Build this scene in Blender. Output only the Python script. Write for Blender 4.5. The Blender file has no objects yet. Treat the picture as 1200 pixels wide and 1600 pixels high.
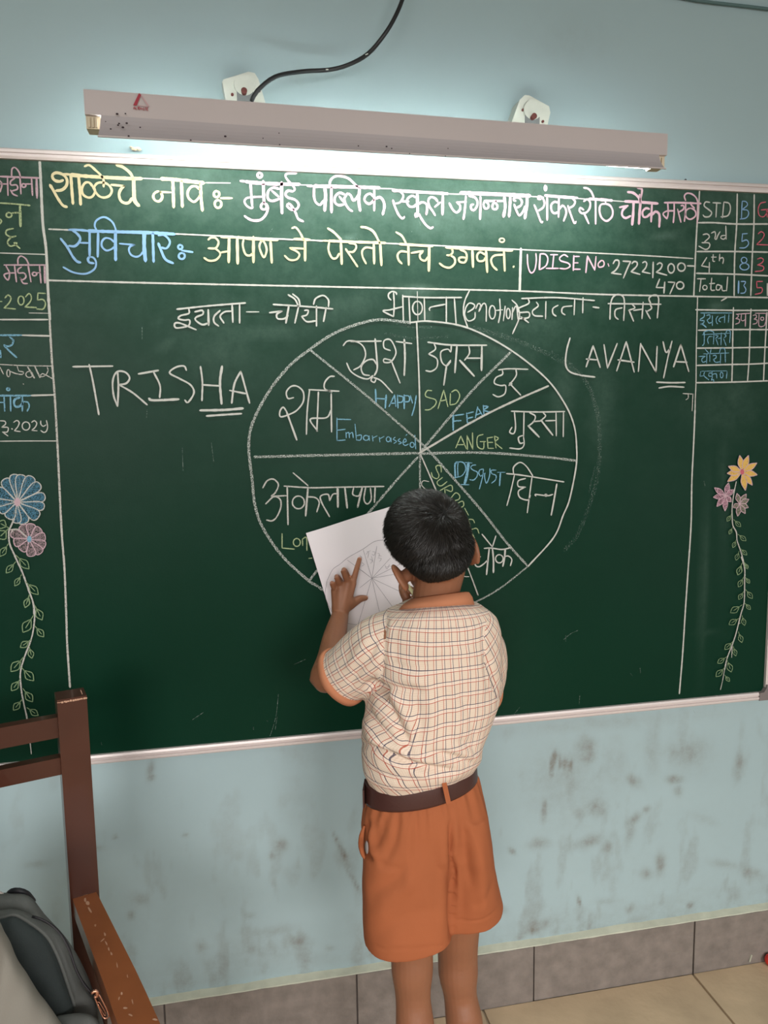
import bpy, bmesh, math, random
import numpy as np
from mathutils import Vector, Matrix, noise as mnoise
random.seed(7); np.random.seed(7)
SC = bpy.context.scene; COL = SC.collection
R = math.radians

# ------------------------------------------------------------------ camera
YAW, PITCH, ROLL, DIST, EYE, FPX = .1935, .1261, -.0154, 1.647, 1.457, 1200.0
_f = Vector((math.sin(YAW)*math.cos(PITCH), math.cos(YAW)*math.cos(PITCH), -math.sin(PITCH)))
_r0 = Vector((math.cos(YAW), -math.sin(YAW), 0)); _u0 = _r0.cross(_f)
_c, _s = math.cos(ROLL), math.sin(ROLL)
RGT = _c*_r0 + _s*_u0; UPV = -_s*_r0 + _c*_u0; FWD = _f
CAMP = Vector((0, -DIST, EYE))
cam = bpy.data.cameras.new('camera'); cam.sensor_fit = 'VERTICAL'; cam.sensor_height = 36
cam.lens = FPX/1600*36; cam.clip_start = .02; cam.clip_end = 60
co = bpy.data.objects.new('camera', cam); COL.objects.link(co)
M = Matrix((RGT, UPV, -FWD)).transposed().to_4x4(); M.translation = CAMP
co.matrix_world = M; SC.camera = co

def at(px, py, Y=0.0):
    "the point of the plane y = Y that the photograph shows at a pixel"
    d = FWD*FPX + RGT*(px-600) + UPV*(800-py)
    t = (Y+DIST)/d.y
    return CAMP + d*t
def proj(p):
    q = Vector(p)-CAMP; z = q.dot(FWD)
    return 600+FPX*q.dot(RGT)/z, 800-FPX*q.dot(UPV)/z
def projn(P):
    Q = P-np.array(CAMP); z = Q@np.array(FWD)
    return 600+FPX*(Q@np.array(RGT))/z, 800-FPX*(Q@np.array(UPV))/z

# ------------------------------------------------------------------ light
w = bpy.data.worlds.new('world'); SC.world = w; w.use_nodes = True
w.node_tree.nodes['Background'].inputs[0].default_value = (.75, .85, 1, 1)
w.node_tree.nodes['Background'].inputs[1].default_value = .3
def area(name, loc, rot, sx, sy, power, col):
    l = bpy.data.lights.new(name, 'AREA'); l.shape = 'RECTANGLE'; l.size = sx; l.size_y = sy
    l.energy = power; l.color = col
    o = bpy.data.objects.new(name, l); COL.objects.link(o); o.location = loc; o.rotation_euler = rot
    return o
for x_ in (-1.2, 1.3):      # sky light falls in through the rear windows, downwards
    a_ = area('window_daylight', (x_, -4.84, 1.95), (R(90-27), 0, R(x_*4)), 1.5, .9, 13, (1, .97, .95)); a_.data.spread = R(72)
    area('window_daylight', (x_, -4.83, 1.75), (R(90), 0, 0), 1.5, 1.3, 14, (1, .97, .95))
area('added_doorway_light', (2.96, -3.0, 1.0), (R(90), 0, R(90)), 1.0, 1.9, 13, (1, .98, .96))  # unseen door lamp, added to light the low wall from the right
area('ceiling_tube_light', (-.9, -2.6, 3.0), (0, 0, 0), 1.2, .12, 6, (1, .97, .9))
SC.view_settings.view_transform = 'Standard'; SC.view_settings.look = 'None'
SC.view_settings.gamma = 1; SC.view_settings.use_curve_mapping = False
SC.view_settings.exposure = .5
SC.cycles.max_bounces = 6; SC.cycles.diffuse_bounces = 4; SC.cycles.transparent_max_bounces = 24
SC.cycles.sample_clamp_indirect = 4; SC.cycles.use_denoising = True; SC.cycles.caustics_reflective = False

# ------------------------------------------------------------------ helpers
def s2l(c):
    return tuple(((v/255)/12.92 if v/255 <= .04045 else ((v/255+.055)/1.055)**2.4) for v in c)
def mat(name, col, rough=.6, spec=.4, metal=0, var=.12, vscale=12, bump=0, bscale=60, sss=0, emit=0, coat=0):
    m = bpy.data.materials.new(name); m.use_nodes = True; N = m.node_tree.nodes; L = m.node_tree.links
    b = N['Principled BSDF']; b.inputs['Roughness'].default_value = rough
    b.inputs['Specular IOR Level'].default_value = spec; b.inputs['Metallic'].default_value = metal
    b.inputs['Coat Weight'].default_value = coat
    if sss:
        b.inputs['Subsurface Weight'].default_value = sss; b.inputs['Subsurface Radius'].default_value = (.012, .004, .002)
        b.inputs['Subsurface Scale'].default_value = 1
    tc = N.new('ShaderNodeTexCoord'); n = N.new('ShaderNodeTexNoise'); n.inputs['Scale'].default_value = vscale
    n.inputs['Detail'].default_value = 5; L.new(tc.outputs['Object'], n.inputs['Vector'])
    mx = N.new('ShaderNodeMix'); mx.data_type = 'RGBA'
    a = [max(0, c*(1-var)) for c in col]; d = [min(1, c*(1+var)) for c in col]
    mx.inputs[6].default_value = (*a, 1); mx.inputs[7].default_value = (*d, 1)
    L.new(n.outputs['Fac'], mx.inputs[0]); L.new(mx.outputs[2], b.inputs['Base Color'])
    if bump:
        n2 = N.new('ShaderNodeTexNoise'); n2.inputs['Scale'].default_value = bscale; n2.inputs['Detail'].default_value = 4
        L.new(tc.outputs['Object'], n2.inputs['Vector'])
        bp = N.new('ShaderNodeBump'); bp.inputs['Strength'].default_value = bump; bp.inputs['Distance'].default_value = .004
        L.new(n2.outputs['Fac'], bp.inputs['Height']); L.new(bp.outputs[0], b.inputs['Normal'])
    if emit:
        b.inputs['Emission Color'].default_value = (*col, 1); b.inputs['Emission Strength'].default_value = emit
    return m
def tag(o, label=None, cat=None, group=None, kind=None):
    if label: o['label'] = label
    if cat: o['category'] = cat
    if group: o['group'] = group
    if kind: o['kind'] = kind
    return o
def empty(name, loc=(0, 0, 0)):
    o = bpy.data.objects.new(name, None); COL.objects.link(o); o.location = loc
    o.empty_display_size = .05
    return o
def link(name, me, m=None, parent=None, smooth=False):
    o = bpy.data.objects.new(name, me); COL.objects.link(o)
    if m is not None and not me.materials:
        me.materials.append(m)
    if smooth:
        me.polygons.foreach_set('use_smooth', [True]*len(me.polygons))
    if parent is not None:
        o.parent = parent
        o.matrix_parent_inverse = Matrix.Translation(-world_loc(parent))
    return o
def world_loc(o):
    v = Vector(o.location)   # parents are never rotated
    return v if o.parent is None else world_loc(o.parent)+o.matrix_parent_inverse.translation+v
def mesh(name, V, F, m=None, parent=None, smooth=False):
    me = bpy.data.meshes.new(name); me.from_pydata([tuple(v) for v in V], [], F); me.update()
    return link(name, me, m, parent, smooth)
def bmobj(name, bm, m, parent=None, smooth=False, bevel=0, seg=2):
    if bevel:
        bmesh.ops.bevel(bm, geom=[e for e in bm.edges if e.is_manifold and e.calc_face_angle(0) > .6], offset=bevel, segments=seg, affect='EDGES', profile=.6)
    bmesh.ops.recalc_face_normals(bm, faces=bm.faces)
    me = bpy.data.meshes.new(name); bm.to_mesh(me); bm.free()
    return link(name, me, m, parent, smooth)
def bxm(bm, lo, hi, mtx=None):
    x0, y0, z0 = lo; x1, y1, z1 = hi
    vs = [Vector(p) for p in ((x0,y0,z0),(x1,y0,z0),(x1,y1,z0),(x0,y1,z0),(x0,y0,z1),(x1,y0,z1),(x1,y1,z1),(x0,y1,z1))]
    if mtx is not None: vs = [mtx @ v for v in vs]
    b = [bm.verts.new(v) for v in vs]
    for f in ((0,3,2,1),(4,5,6,7),(0,1,5,4),(1,2,6,5),(2,3,7,6),(3,0,4,7)):
        bm.faces.new([b[i] for i in f])
def box(name, lo, hi, m, parent=None, bevel=0, mtx=None, seg=2):
    bm = bmesh.new(); bxm(bm, lo, hi, mtx)
    return bmobj(name, bm, m, parent, bevel=bevel, seg=seg)
def bar(bm, a, b, w, h, up=Vector((0, 0, 1)), w2=None, h2=None):
    "a straight bar of rectangular section from a to b"
    a = Vector(a); b = Vector(b); d = (b-a).normalized(); s = d.cross(up).normalized(); u = s.cross(d).normalized()
    w2 = w2 or w; h2 = h2 or h; vs = []
    for p, ww, hh in ((a, w, h), (b, w2, h2)):
        for sx, sz in ((-1, -1), (1, -1), (1, 1), (-1, 1)):
            vs.append(bm.verts.new(p + s*sx*ww/2 + u*sz*hh/2))
    for f in ((0,1,2,3),(7,6,5,4),(0,4,5,1),(1,5,6,2),(2,6,7,3),(3,7,4,0)):
        bm.faces.new([vs[i] for i in f])
def crom(pts, step):
    "Catmull-Rom through the points"
    P = [np.array(p, float) for p in pts]
    if len(P) < 3:
        n = max(1, int(np.linalg.norm(P[-1]-P[0])/step/2))
        return [P[0]+(P[-1]-P[0])*i/n for i in range(n+1)]
    closed = np.linalg.norm(P[0]-P[-1]) < 1e-9
    E = [P[-2] if closed else 2*P[0]-P[1]] + P + [P[1] if closed else 2*P[-1]-P[-2]]
    out = []
    for i in range(1, len(E)-2):
        a, b, c, d = E[i-1], E[i], E[i+1], E[i+2]
        n = max(2, int(np.linalg.norm(c-b)/step))
        for k in range(n):
            t = k/n
            out.append(.5*((2*b)+(-a+c)*t+(2*a-5*b+4*c-d)*t*t+(-a+3*b-3*c+d)*t**3))
    out.append(P[-1]); return out
def tube(name, pts, r, m, parent=None, n=10, step=.01, radii=None):
    Q = crom([tuple(p) for p in pts], step); V = []; F = []
    k = len(Q); up = None
    for i, q in enumerate(Q):
        d = Vector(Q[min(i+1, k-1)]-Q[max(i-1, 0)]).normalized()
        if up is None: up = d.orthogonal().normalized()
        s = d.cross(up).normalized(); up = s.cross(d).normalized()
        rr = r if radii is None else np.interp(i/(k-1), np.linspace(0, 1, len(radii)), radii)
        for j in range(n):
            a = 2*math.pi*j/n; V.append(Vector(q)+(s*math.cos(a)+up*math.sin(a))*rr)
    for i in range(k-1):
        for j in range(n):
            F.append((i*n+j, i*n+(j+1) % n, (i+1)*n+(j+1) % n, (i+1)*n+j))
    F.append(tuple(range(n-1, -1, -1))); F.append(tuple((k-1)*n+j for j in range(n)))
    return mesh(name, V, F, m, parent, True)
def fbm(x, y, s=1.0, seed=0):
    return mnoise.fractal(Vector((x*s, y*s, seed*7.3)), 1.0, 2.0, 4)

# ------------------------------------------------------------------ materials
def attr_mix(name, base, dirt_glow_col, attr, rough, spec, var, vscale, bump, bscale, fine=40, r2=None):
    "paint with the wear or painted-in lamplight stored in a mesh attribute, broken up by fine noise"
    m = mat(name, base, rough, spec, var=var, vscale=vscale, bump=bump, bscale=bscale)
    N = m.node_tree.nodes; L = m.node_tree.links; b = N['Principled BSDF']
    at_ = N.new('ShaderNodeAttribute'); at_.attribute_name = attr
    n = N.new('ShaderNodeTexNoise'); n.inputs['Scale'].default_value = fine; n.inputs['Detail'].default_value = 8
    n.inputs['Roughness'].default_value = .7
    tc = [k for k in N if k.type == 'TEX_COORD'][0]; L.new(tc.outputs['Object'], n.inputs['Vector'])
    mr = N.new('ShaderNodeMapRange'); mr.inputs[1].default_value = .3; mr.inputs[2].default_value = .7
    mr.inputs[3].default_value = .45; mr.inputs[4].default_value = 1.3; L.new(n.outputs['Fac'], mr.inputs[0])
    mu = N.new('ShaderNodeMath'); mu.operation = 'MULTIPLY'; mu.use_clamp = True
    L.new(at_.outputs['Fac'], mu.inputs[0]); L.new(mr.outputs[0], mu.inputs[1])
    mx = N.new('ShaderNodeMix'); mx.data_type = 'RGBA'; mx.inputs[7].default_value = (*dirt_glow_col, 1)
    src = b.inputs['Base Color'].links[0].from_socket
    L.new(src, mx.inputs[6]); L.new(mu.outputs[0], mx.inputs[0]); L.new(mx.outputs[2], b.inputs['Base Color'])
    return m
M_wall = attr_mix('blue_wall_paint', (.37, .485, .51), (.20, .19, .165), 'dirt', .55, .35, .07, 2.2, .35, 9)
M_wall2 = mat('blue_wall_paint_plain', (.37, .485, .51), .6, .3, bump=.2)
M_board = attr_mix('green_board', (.0028, .028, .0145), (.22, .33, .27), 'haze_lampglow', .36, .09, .16, 3, .04, 300, fine=25)
M_alu = mat('aluminium_frame', (.70, .61, .59), .36, .5, .25, var=.05)
M_aludark = mat('frame_groove', (.28, .24, .23), .5, .4, .3)
M_corner = mat('grey_corner_cap', (.20, .17, .165), .5)
M_cream = mat('cream_paint_ridge', (.50, .50, .40), .7, .2, var=.22, vscale=30, bump=.5, bscale=50)
M_white = mat('white_enamel', (.50, .435, .425), .45, .4, var=.05, vscale=5)
M_sheet = mat('reflector_enamel', (.40, .355, .36), .4, .4, var=.06, vscale=5)
M_plas = mat('yellowed_plastic', (.62, .53, .38), .5, .4, var=.2, vscale=60)
M_block = mat('cream_block', (.60, .62, .55), .5, .4, var=.1, vscale=30)
M_grey = mat('grey_bracket', (.17, .18, .18), .5)
M_rust = mat('rusty_screw', (.13, .035, .03), .6)
M_black = mat('black_cable', (.012, .012, .014), .4, .5)
M_wood = mat('varnished_brown_wood', (.060, .017, .009), .28, .45, var=.3, vscale=9, bump=.05, bscale=30, coat=.2)
M_woodlit = mat('lit_worn_arm_wood', (.27, .085, .030), .3, .5, var=.25, vscale=14, coat=.25)  # lighter copy of the chair wood; light on the arms put into colour
M_chip_glint = mat('chip_and_glint_wood', (.52, .30, .20), .6)
M_bag = mat('grey_backpack_cloth', (.125, .13, .124), .85, .2, var=.15, vscale=30, bump=.15, bscale=500)
M_bagd = mat('slate_backpack_cloth', (.042, .052, .052), .8, .2, var=.2, vscale=20, bump=.15, bscale=500)
M_bagt = mat('taupe_backpack_cloth', (.215, .20, .172), .85, .2, var=.08, vscale=12, bump=.12, bscale=500)
M_zip = mat('black_zip', (.012, .012, .015), .5)
M_copper = mat('copper_zip_pull', (.75, .36, .24), .25, .5, .9)
M_skin = mat('brown_skin', (.270, .112, .058), .46, .35, var=.12, vscale=18, sss=.12, bump=.08, bscale=200)
M_nail = mat('finger_nail', (.55, .30, .24), .3)
M_hair = mat('black_hair', (.006, .005, .004), .6, .15, var=.3, vscale=60)
M_orange = mat('rust_orange_cloth', (.37, .113, .046), .85, .15, var=.10, vscale=9, bump=.12, bscale=900)
M_trim = mat('orange_trim_cloth', (.50, .20, .105), .8, .15, var=.10, vscale=14, bump=.12, bscale=900)
M_belt = mat('brown_leather_belt', (.060, .022, .018), .42, .45, var=.2, vscale=25, bump=.1, bscale=160)
M_lining = mat('pale_pocket_lining', (.26, .23, .22), .9)
M_chalkstick = mat('yellow_chalk', (.80, .74, .42), .9, .1)
M_red = mat('red_plastic', (.62, .03, .02), .22, .5, var=.08)
M_tile = mat('grey_skirting_stone', (.215, .182, .160), .75, .3, var=.45, vscale=26, bump=.6, bscale=60)
M_floor = mat('tan_floor_stone', (.52, .385, .25), .7, .3, var=.30, vscale=9, bump=.3, bscale=45)
M_joint = mat('pale_joint_mortar', (.46, .37, .27), .9, .1, var=.25, vscale=50, bump=.5)
M_jointd = mat('dark_joint_mortar', (.12, .10, .09), .9, .1, var=.25, vscale=50)
M_paper = mat('white_paper', (.78, .72, .74), .8, .2, var=.02, vscale=9, bump=.12, bscale=25)
M_pencil = mat('pencil_line', (.30, .27, .29), .8)
M_tube = mat('lit_tube', (.90, 1.0, .97), .4, emit=48)

def chalkmat(name, col, cover):
    m = mat(name, col, .95, .05, var=.06, vscale=80); N = m.node_tree.nodes; L = m.node_tree.links
    tc = [k for k in N if k.type == 'TEX_COORD'][0]
    n = N.new('ShaderNodeTexNoise'); n.inputs['Scale'].default_value = 520; n.inputs['Detail'].default_value = 3
    L.new(tc.outputs['Object'], n.inputs['Vector'])
    mr = N.new('ShaderNodeMapRange'); c = .5+(.5-cover)*.55
    mr.inputs[1].default_value = c-.09; mr.inputs[2].default_value = c+.09
    L.new(n.outputs['Fac'], mr.inputs[0])
    tr = N.new('ShaderNodeBsdfTransparent'); mx = N.new('ShaderNodeMixShader')
    out = [k for k in N if k.type == 'OUTPUT_MATERIAL'][0]
    L.new(mr.outputs[0], mx.inputs[0]); L.new(tr.outputs[0], mx.inputs[1])
    L.new(N['Principled BSDF'].outputs[0], mx.inputs[2]); L.new(mx.outputs[0], out.inputs[0])
    return m
CH = dict(
    w=chalkmat('white_chalk', (.53, .52, .48), .90), W=chalkmat('grainy_white_chalk', (.50, .52, .48), .50),
    y=chalkmat('yellow_chalk_mark', (.66, .57, .35), 1.1), p=chalkmat('pink_chalk', (.68, .45, .52), 1.1),
    k=chalkmat('soft_pink_chalk', (.52, .36, .40), .85), b=chalkmat('blue_chalk', (.24, .40, .61), 1.1),
    t=chalkmat('pale_blue_chalk', (.19, .38, .50), .75), g=chalkmat('green_yellow_chalk', (.38, .45, .25), .75),
    l=chalkmat('leaf_green_chalk', (.22, .31, .17), .75), r=chalkmat('red_chalk', (.55, .13, .17), .8),
    f=chalkmat('faint_chalk', (.35, .42, .38), .22), n=chalkmat('fine_white_chalk', (.50, .48, .44), .75), s=chalkmat('scratch_chalk', (.25, .30, .27), .45),
    B=chalkmat('blue_petal_fill', (.07, .17, .24), .6), P=chalkmat('pink_petal_fill', (.24, .18, .19), .6),
    Y=chalkmat('yellow_petal_fill', (.68, .42, .12), .85), K=chalkmat('mauve_petal_fill', (.45, .25, .31), .6),
    G=chalkmat('muted_petal_fill', (.24, .22, .17), .6))

# ------------------------------------------------------------------ the room
X0, X1, YB, ZC, WY = -2.6, 3.0, -5.0, 3.1, .02
def grid(name, x0, x1, z0, z1, step, y, fn, attr, m, parent=None, axes=None):
    nx = int((x1-x0)/step)+1; nz = int((z1-z0)/step)+1
    xs = np.linspace(x0, x1, nx); zs = np.linspace(z0, z1, nz)
    if axes: xs, zs = axes; nx = len(xs); nz = len(zs)
    V = [(x, y, z) for z in zs for x in xs]
    F = [(j*nx+i, j*nx+i+1, (j+1)*nx+i+1, (j+1)*nx+i) for j in range(nz-1) for i in range(nx-1)]
    me = bpy.data.meshes.new(name); me.from_pydata(V, [], F); me.update()
    a = me.attributes.new(attr, 'FLOAT', 'POINT')
    a.data.foreach_set('value', fn(np.array(V)))
    return link(name, me, m, parent)
def blobs(P, L, seed=0):
    "soft smudges: (px, py, half width px, half height px, turn in degrees, strength)"
    px, py = projn(P); out = np.zeros(len(P))
    for (cx, cy, sx, sy, an, st) in L:
        c, s = math.cos(R(an)), math.sin(R(an)); dx, dy = px-cx, py-cy
        u = (dx*c+dy*s)/sx; v = (-dx*s+dy*c)/sy
        out = np.maximum(out, st*np.exp(-(u*u+v*v)))
    return out
WALLDIRT = [(866,1185,5,12,8,.75),(862,1200,4,16,0,.7),(876,1190,3,12,0,.7),(883,1193,3,12,0,.65),(891,1197,3,10,5,.55),
    (915,1172,16,20,10,.55),(850,1265,5,22,3,.5),(930,1262,16,14,0,.55),(905,1272,10,10,0,.4),(842,1318,16,9,-10,.35),
    (920,1315,24,9,-20,.42),(948,1322,8,12,10,.4),(990,1280,12,6,-40,.6),(1010,1265,6,5,-30,.5),(985,1300,6,20,15,.35),
    (1055,1218,12,7,0,.4),(1060,1235,6,8,0,.38),(1032,1350,7,16,3,.5),(1010,1365,9,8,0,.35),(1155,1190,5,22,2,.3),
    (1075,1175,30,25,0,.28),(1020,1170,12,35,0,.22),(990,1220,14,8,40,.3),(1100,1280,20,6,20,.18),(1175,1365,18,8,10,.4),
    (1130,1350,20,6,10,.25),(1078,1415,6,4,-40,.6),(800,1330,7,4,40,.4),(960,1190,20,40,0,.15),(880,1230,60,60,0,.16),
    (950,1130,160,12,-5,.12),(235,1205,5,14,10,.45),(236,1214,5,5,0,.75),(440,1320,10,12,0,.42),(425,1338,4,6,0,.4),
    (470,1180,45,22,0,.13),(465,1240,25,50,0,.07),(535,1330,4,22,-25,.5),(525,1310,2,12,-25,.5),(555,1380,3,30,-30,.4),
    (205,1430,6,6,-30,.45),(218,1405,16,10,0,.2),(390,1430,8,5,0,.3),(300,1440,3,10,0,.2),(315,1480,8,12,0,.3),
    (400,1480,40,20,0,.14),(470,1470,14,10,0,.3),(515,1482,6,4,0,.45),(560,1440,20,30,0,.08),(180,1308,4,3,0,.5),
    (290,1305,5,3,0,.4),(150,1325,14,4,0,.2),(60,1350,18,5,-5,.2),(430,1455,30,8,-10,.2),(1000,1440,260,10,-8,.16),
    (840,1450,20,9,-20,.3),(905,1408,3,8,-15,.6),(985,1420,4,9,20,.35),(780,1420,12,6,20,.35),(950,1408,18,5,-5,.25),
    (370,90,24,6,0,.16),(700,75,22,5,0,.12),(470,115,40,8,0,.14),(900,60,60,30,0,.08)]
def walldirt(P):
    d = blobs(P, WALLDIRT)
    px, py = projn(P)
    n = np.array([fbm(x, z, 2.3, 1)*.5+.5 for x, _, z in P]); n2 = np.array([fbm(x*1.3, z*5, 5, 2)*.5+.5 for x, _, z in P])
    low = np.clip((1.0-P[:, 2])/.9, 0, 1)
    band = np.exp(-((P[:, 2]-.19)/.035)**2)*.22
    h = np.array([fbm(x*3, z*1.0, 7, 5) for x, _, z in P])
    scuff = np.clip(h*1.6-.35, 0, .5)*low*.8
    n3 = np.array([mnoise.noise(Vector((x*45, z*28, 3)))*.5+mnoise.noise(Vector((x*110, z*60, 9)))*.3 for x, _, z in P])
    return np.clip(d*(1.0+1.1*n2+1.1*n3)+low*.10*n+band*n2+scuff*.8+.01, 0, .9)
wf = grid('wall_front', X0, X1, 0, ZC, .0125, WY, walldirt, 'dirt', M_wall, axes=(np.concatenate([[X0], np.arange(-1.1, 1.35, .006), [X1]]), np.concatenate([np.arange(0, .8, .006), np.arange(.8, ZC, .03), [ZC]]))); tag(wf, kind='structure')
tag(box('wall_left', (X0-.1, YB, 0), (X0, WY, ZC), M_wall2), kind='structure')
tag(box('wall_right', (X1, YB, 0), (X1+.1, WY, ZC), M_wall2), kind='structure')
M_ceil = mat('white_ceiling', (.72, .72, .68), .8, .2)
tag(box('ceiling', (X0-.1, YB-.1, ZC), (X1+.1, WY+.1, ZC+.1), M_ceil), kind='structure')
# rear wall with two window openings that let the daylight in
bm = bmesh.new()
xs = [X0, -2.0, -.4, .5, 2.1, X1]
for i in range(5):
    if i in (1, 3):
        bxm(bm, (xs[i], YB-.1, 0), (xs[i+1], YB, 1.05)); bxm(bm, (xs[i], YB-.1, 2.45), (xs[i+1], YB, ZC))
    else:
        bxm(bm, (xs[i], YB-.1, 0), (xs[i+1], YB, ZC))
tag(bmobj('wall_back', bm, M_wall2), kind='structure')
M_wframe = mat('window_frame_paint', (.5, .45, .38), .5)
for k, (a, b) in enumerate(((-2.0, -.4), (.5, 2.1))):
    bm = bmesh.new(); y0 = YB-.07; y1 = YB-.02
    for p, q in (((a, 1.05), (b, 1.1)), ((a, 2.4), (b, 2.45)), ((a, 1.1), (a+.05, 2.4)), ((b-.05, 1.1), (b, 2.4)), (((a+b)/2-.02, 1.1), ((a+b)/2+.02, 2.4))):
        bxm(bm, (p[0], y0, p[1]), (q[0], y1, q[1]))
    tag(bmobj('window_%d' % (k+1), bm, M_wframe), kind='structure')

bm = bmesh.new()   # unseen door frame added round the side lamp; the right wall stays solid
for lo, hi in (((X1-.03, -3.6, 0), (X1+.02, -3.53, 2.05)), ((X1-.03, -2.47, 0), (X1+.02, -2.40, 2.05)), ((X1-.03, -3.6, 2.05), (X1+.02, -2.40, 2.12))): bxm(bm, lo, hi)
tag(bmobj('added_door_1', bm, M_wframe), kind='structure')
# floor: stone slabs laid side by side with recessed mortar
tag(box('floor', (X0, YB, -.06), (X1, WY, -.006), M_joint), kind='structure'); fl = bpy.data.objects['floor']
ja = at(1085, 1526, 0); 
def floor_pt(px, py):
    d = FWD*FPX+RGT*(px-600)+UPV*(800-py); t = -EYE/d.z; return CAMP+d*t
A = floor_pt(1085, 1526); B = floor_pt(1146, 1600)
xj = A.x
def slab(x0, x1, y0, y1, k):
    bm = bmesh.new(); bxm(bm, (x0+.003, y0+.003, -.02), (x1-.003, y1-.003, 0+.0008*((k*7) % 3)))
    return bmobj('slab', bm, M_floor, fl, bevel=.002, seg=1)
k = 0; ys = [-.57*i for i in range(10)]
for r in range(9):
    off = [0, .22, .04, .3][r % 4]
    xx = xj-off-.57*5
    while xx < 2.6:
        if xx > -2.4: slab(xx, xx+.57, ys[r+1], ys[r], k); k += 1
        xx += .57
# skirting stones
SK = .146
bb = box('baseboard_front', (X0, .006, 0), (X1, WY, SK-.002), M_jointd); tag(bb, kind='structure')
jx = [at(p, y, 0).x for p, y in ((257, 1580), (558, 1560), (834, 1520), (1084.5, 1470))]
g = sum(jx[i+1]-jx[i] for i in range(3))/3
jx = [jx[0]-g*i for i in range(4, 0, -1)]+jx+[jx[-1]+g*i for i in range(1, 4)]
for i in range(len(jx)-1):
    bm = bmesh.new(); bxm(bm, (jx[i]+.002, -.001*(i % 2), 0), (jx[i+1]-.002, WY, SK))
    tl = bmobj('tile', bm, M_tile, bb, bevel=.0015, seg=1)
# cream paint line where the wall meets the skirting: an uneven little ridge
bm = bmesh.new(); prev = None
for i in range(281):
    x = X0+(X1-X0)*i/280; h = .0065+.004*mnoise.noise(Vector((x*6, 0, 3)))+.002*mnoise.noise(Vector((x*30, 1, 3)))
    c = [bm.verts.new(p) for p in ((x, WY, SK), (x, .001+.002*mnoise.noise(Vector((x*22, 4, 4))), SK), (x, .002, SK+h*.35), (x, WY-.003, SK+h), (x, WY, SK+h+.001))]
    if prev:
        for a in range(4): bm.faces.new((prev[a], prev[a+1], c[a+1], c[a]))
    prev = c
tag(bmobj('trim_1', bm, M_cream), kind='structure')

# ------------------------------------------------------------------ chalkboard
ZT = at(600, 275.5, 0).z; ZB = .7505; ZT = 1.9504
XR = at(1193, 1068, 0).x; XL = -1.45
board = empty('chalkboard', ((XL+XR)/2, .01, ZB)); tag(board, 'long green classroom chalkboard in a silver frame covered with chalk writing', 'chalkboard')
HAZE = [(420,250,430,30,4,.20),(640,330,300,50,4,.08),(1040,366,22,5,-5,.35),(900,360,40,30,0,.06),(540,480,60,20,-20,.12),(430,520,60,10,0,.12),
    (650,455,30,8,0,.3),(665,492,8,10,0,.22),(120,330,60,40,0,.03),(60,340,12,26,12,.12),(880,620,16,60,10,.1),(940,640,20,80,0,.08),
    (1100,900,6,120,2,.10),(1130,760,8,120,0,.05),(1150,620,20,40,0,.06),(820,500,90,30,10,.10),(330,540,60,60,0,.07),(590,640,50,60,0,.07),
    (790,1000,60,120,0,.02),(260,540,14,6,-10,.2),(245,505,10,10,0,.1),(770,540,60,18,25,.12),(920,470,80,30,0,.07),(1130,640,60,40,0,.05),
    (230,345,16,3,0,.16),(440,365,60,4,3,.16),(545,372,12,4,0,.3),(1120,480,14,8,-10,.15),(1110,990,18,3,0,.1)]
def haze_lampglow(P):
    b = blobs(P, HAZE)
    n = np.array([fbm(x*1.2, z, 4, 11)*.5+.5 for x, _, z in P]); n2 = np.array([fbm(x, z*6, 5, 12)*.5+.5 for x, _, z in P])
    up = np.clip((P[:, 2]-.95)/1.0, 0, 1)  # tube light painted into the chalk haze, paler towards the board's top
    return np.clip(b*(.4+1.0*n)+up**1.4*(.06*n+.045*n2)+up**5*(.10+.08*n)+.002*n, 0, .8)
bs = grid('writing_surface', XL, XR, ZB, ZT, .0125, -.0003, haze_lampglow, 'haze_lampglow', M_board, board)
bk = box('backing_panel', (XL, .0006, ZB), (XR, WY, ZT), M_aludark, board)
FW = .019
def frame_strip(name, prof_dir, a, b):
    "extruded aluminium profile: outer lip, groove, inner lip; prof_dir points outwards"
    bm = bmesh.new(); o = Vector(prof_dir); a = Vector(a); b = Vector(b)
    prof = [(0, .001), (0, -.008), (.0045, -.010), (.0075, -.010), (.0085, -.0075), (.0105, -.0075), (.0115, -.0105), (.0165, -.0105), (FW, -.0085), (FW, WY)]
    r = [[bm.verts.new(p+o*u+Vector((0, v, 0))) for u, v in prof] for p in (a, b)]
    for i in range(len(prof)-1): bm.faces.new((r[0][i], r[0][i+1], r[1][i+1], r[1][i]))
    bm.faces.new(r[0]); bm.faces.new(r[1][::-1])
    return bmobj(name, bm, M_alu, board)
frame_strip('frame', (0, 0, 1), (XL-FW, 0, ZT), (XR+FW, 0, ZT)); frame_strip('frame', (0, 0, -1), (XL-FW, 0, ZB), (XR-.012, 0, ZB))
frame_strip('frame', (1, 0, 0), (XR, 0, ZB+.012), (XR, 0, ZT)); frame_strip('frame', (-1, 0, 0), (XL, 0, ZB), (XL, 0, ZT))
# rounded plastic corner cap
bm = bmesh.new(); pts = [(-.018, 0), (-.006, .001), (0, .010), (.001, .020), (FW+.001, .020), (FW+.001, -.006), (FW-.006, -FW+.002), (.006, -FW-.001), (-.018, -FW-.001)]
fr = [bm.verts.new((XR+x, -.012, ZB+z)) for x, z in pts]; bk_ = [bm.verts.new((XR+x, WY-.001, ZB+z)) for x, z in pts]
bm.faces.new(fr); bm.faces.new(bk_[::-1])
for i in range(len(pts)): bm.faces.new((fr[i], bk_[i], bk_[(i+1) % len(pts)], fr[(i+1) % len(pts)]))
tag(bmobj('corner_cap', bm, M_corner, board, bevel=.002), 'dark grey corner cap')
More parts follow.
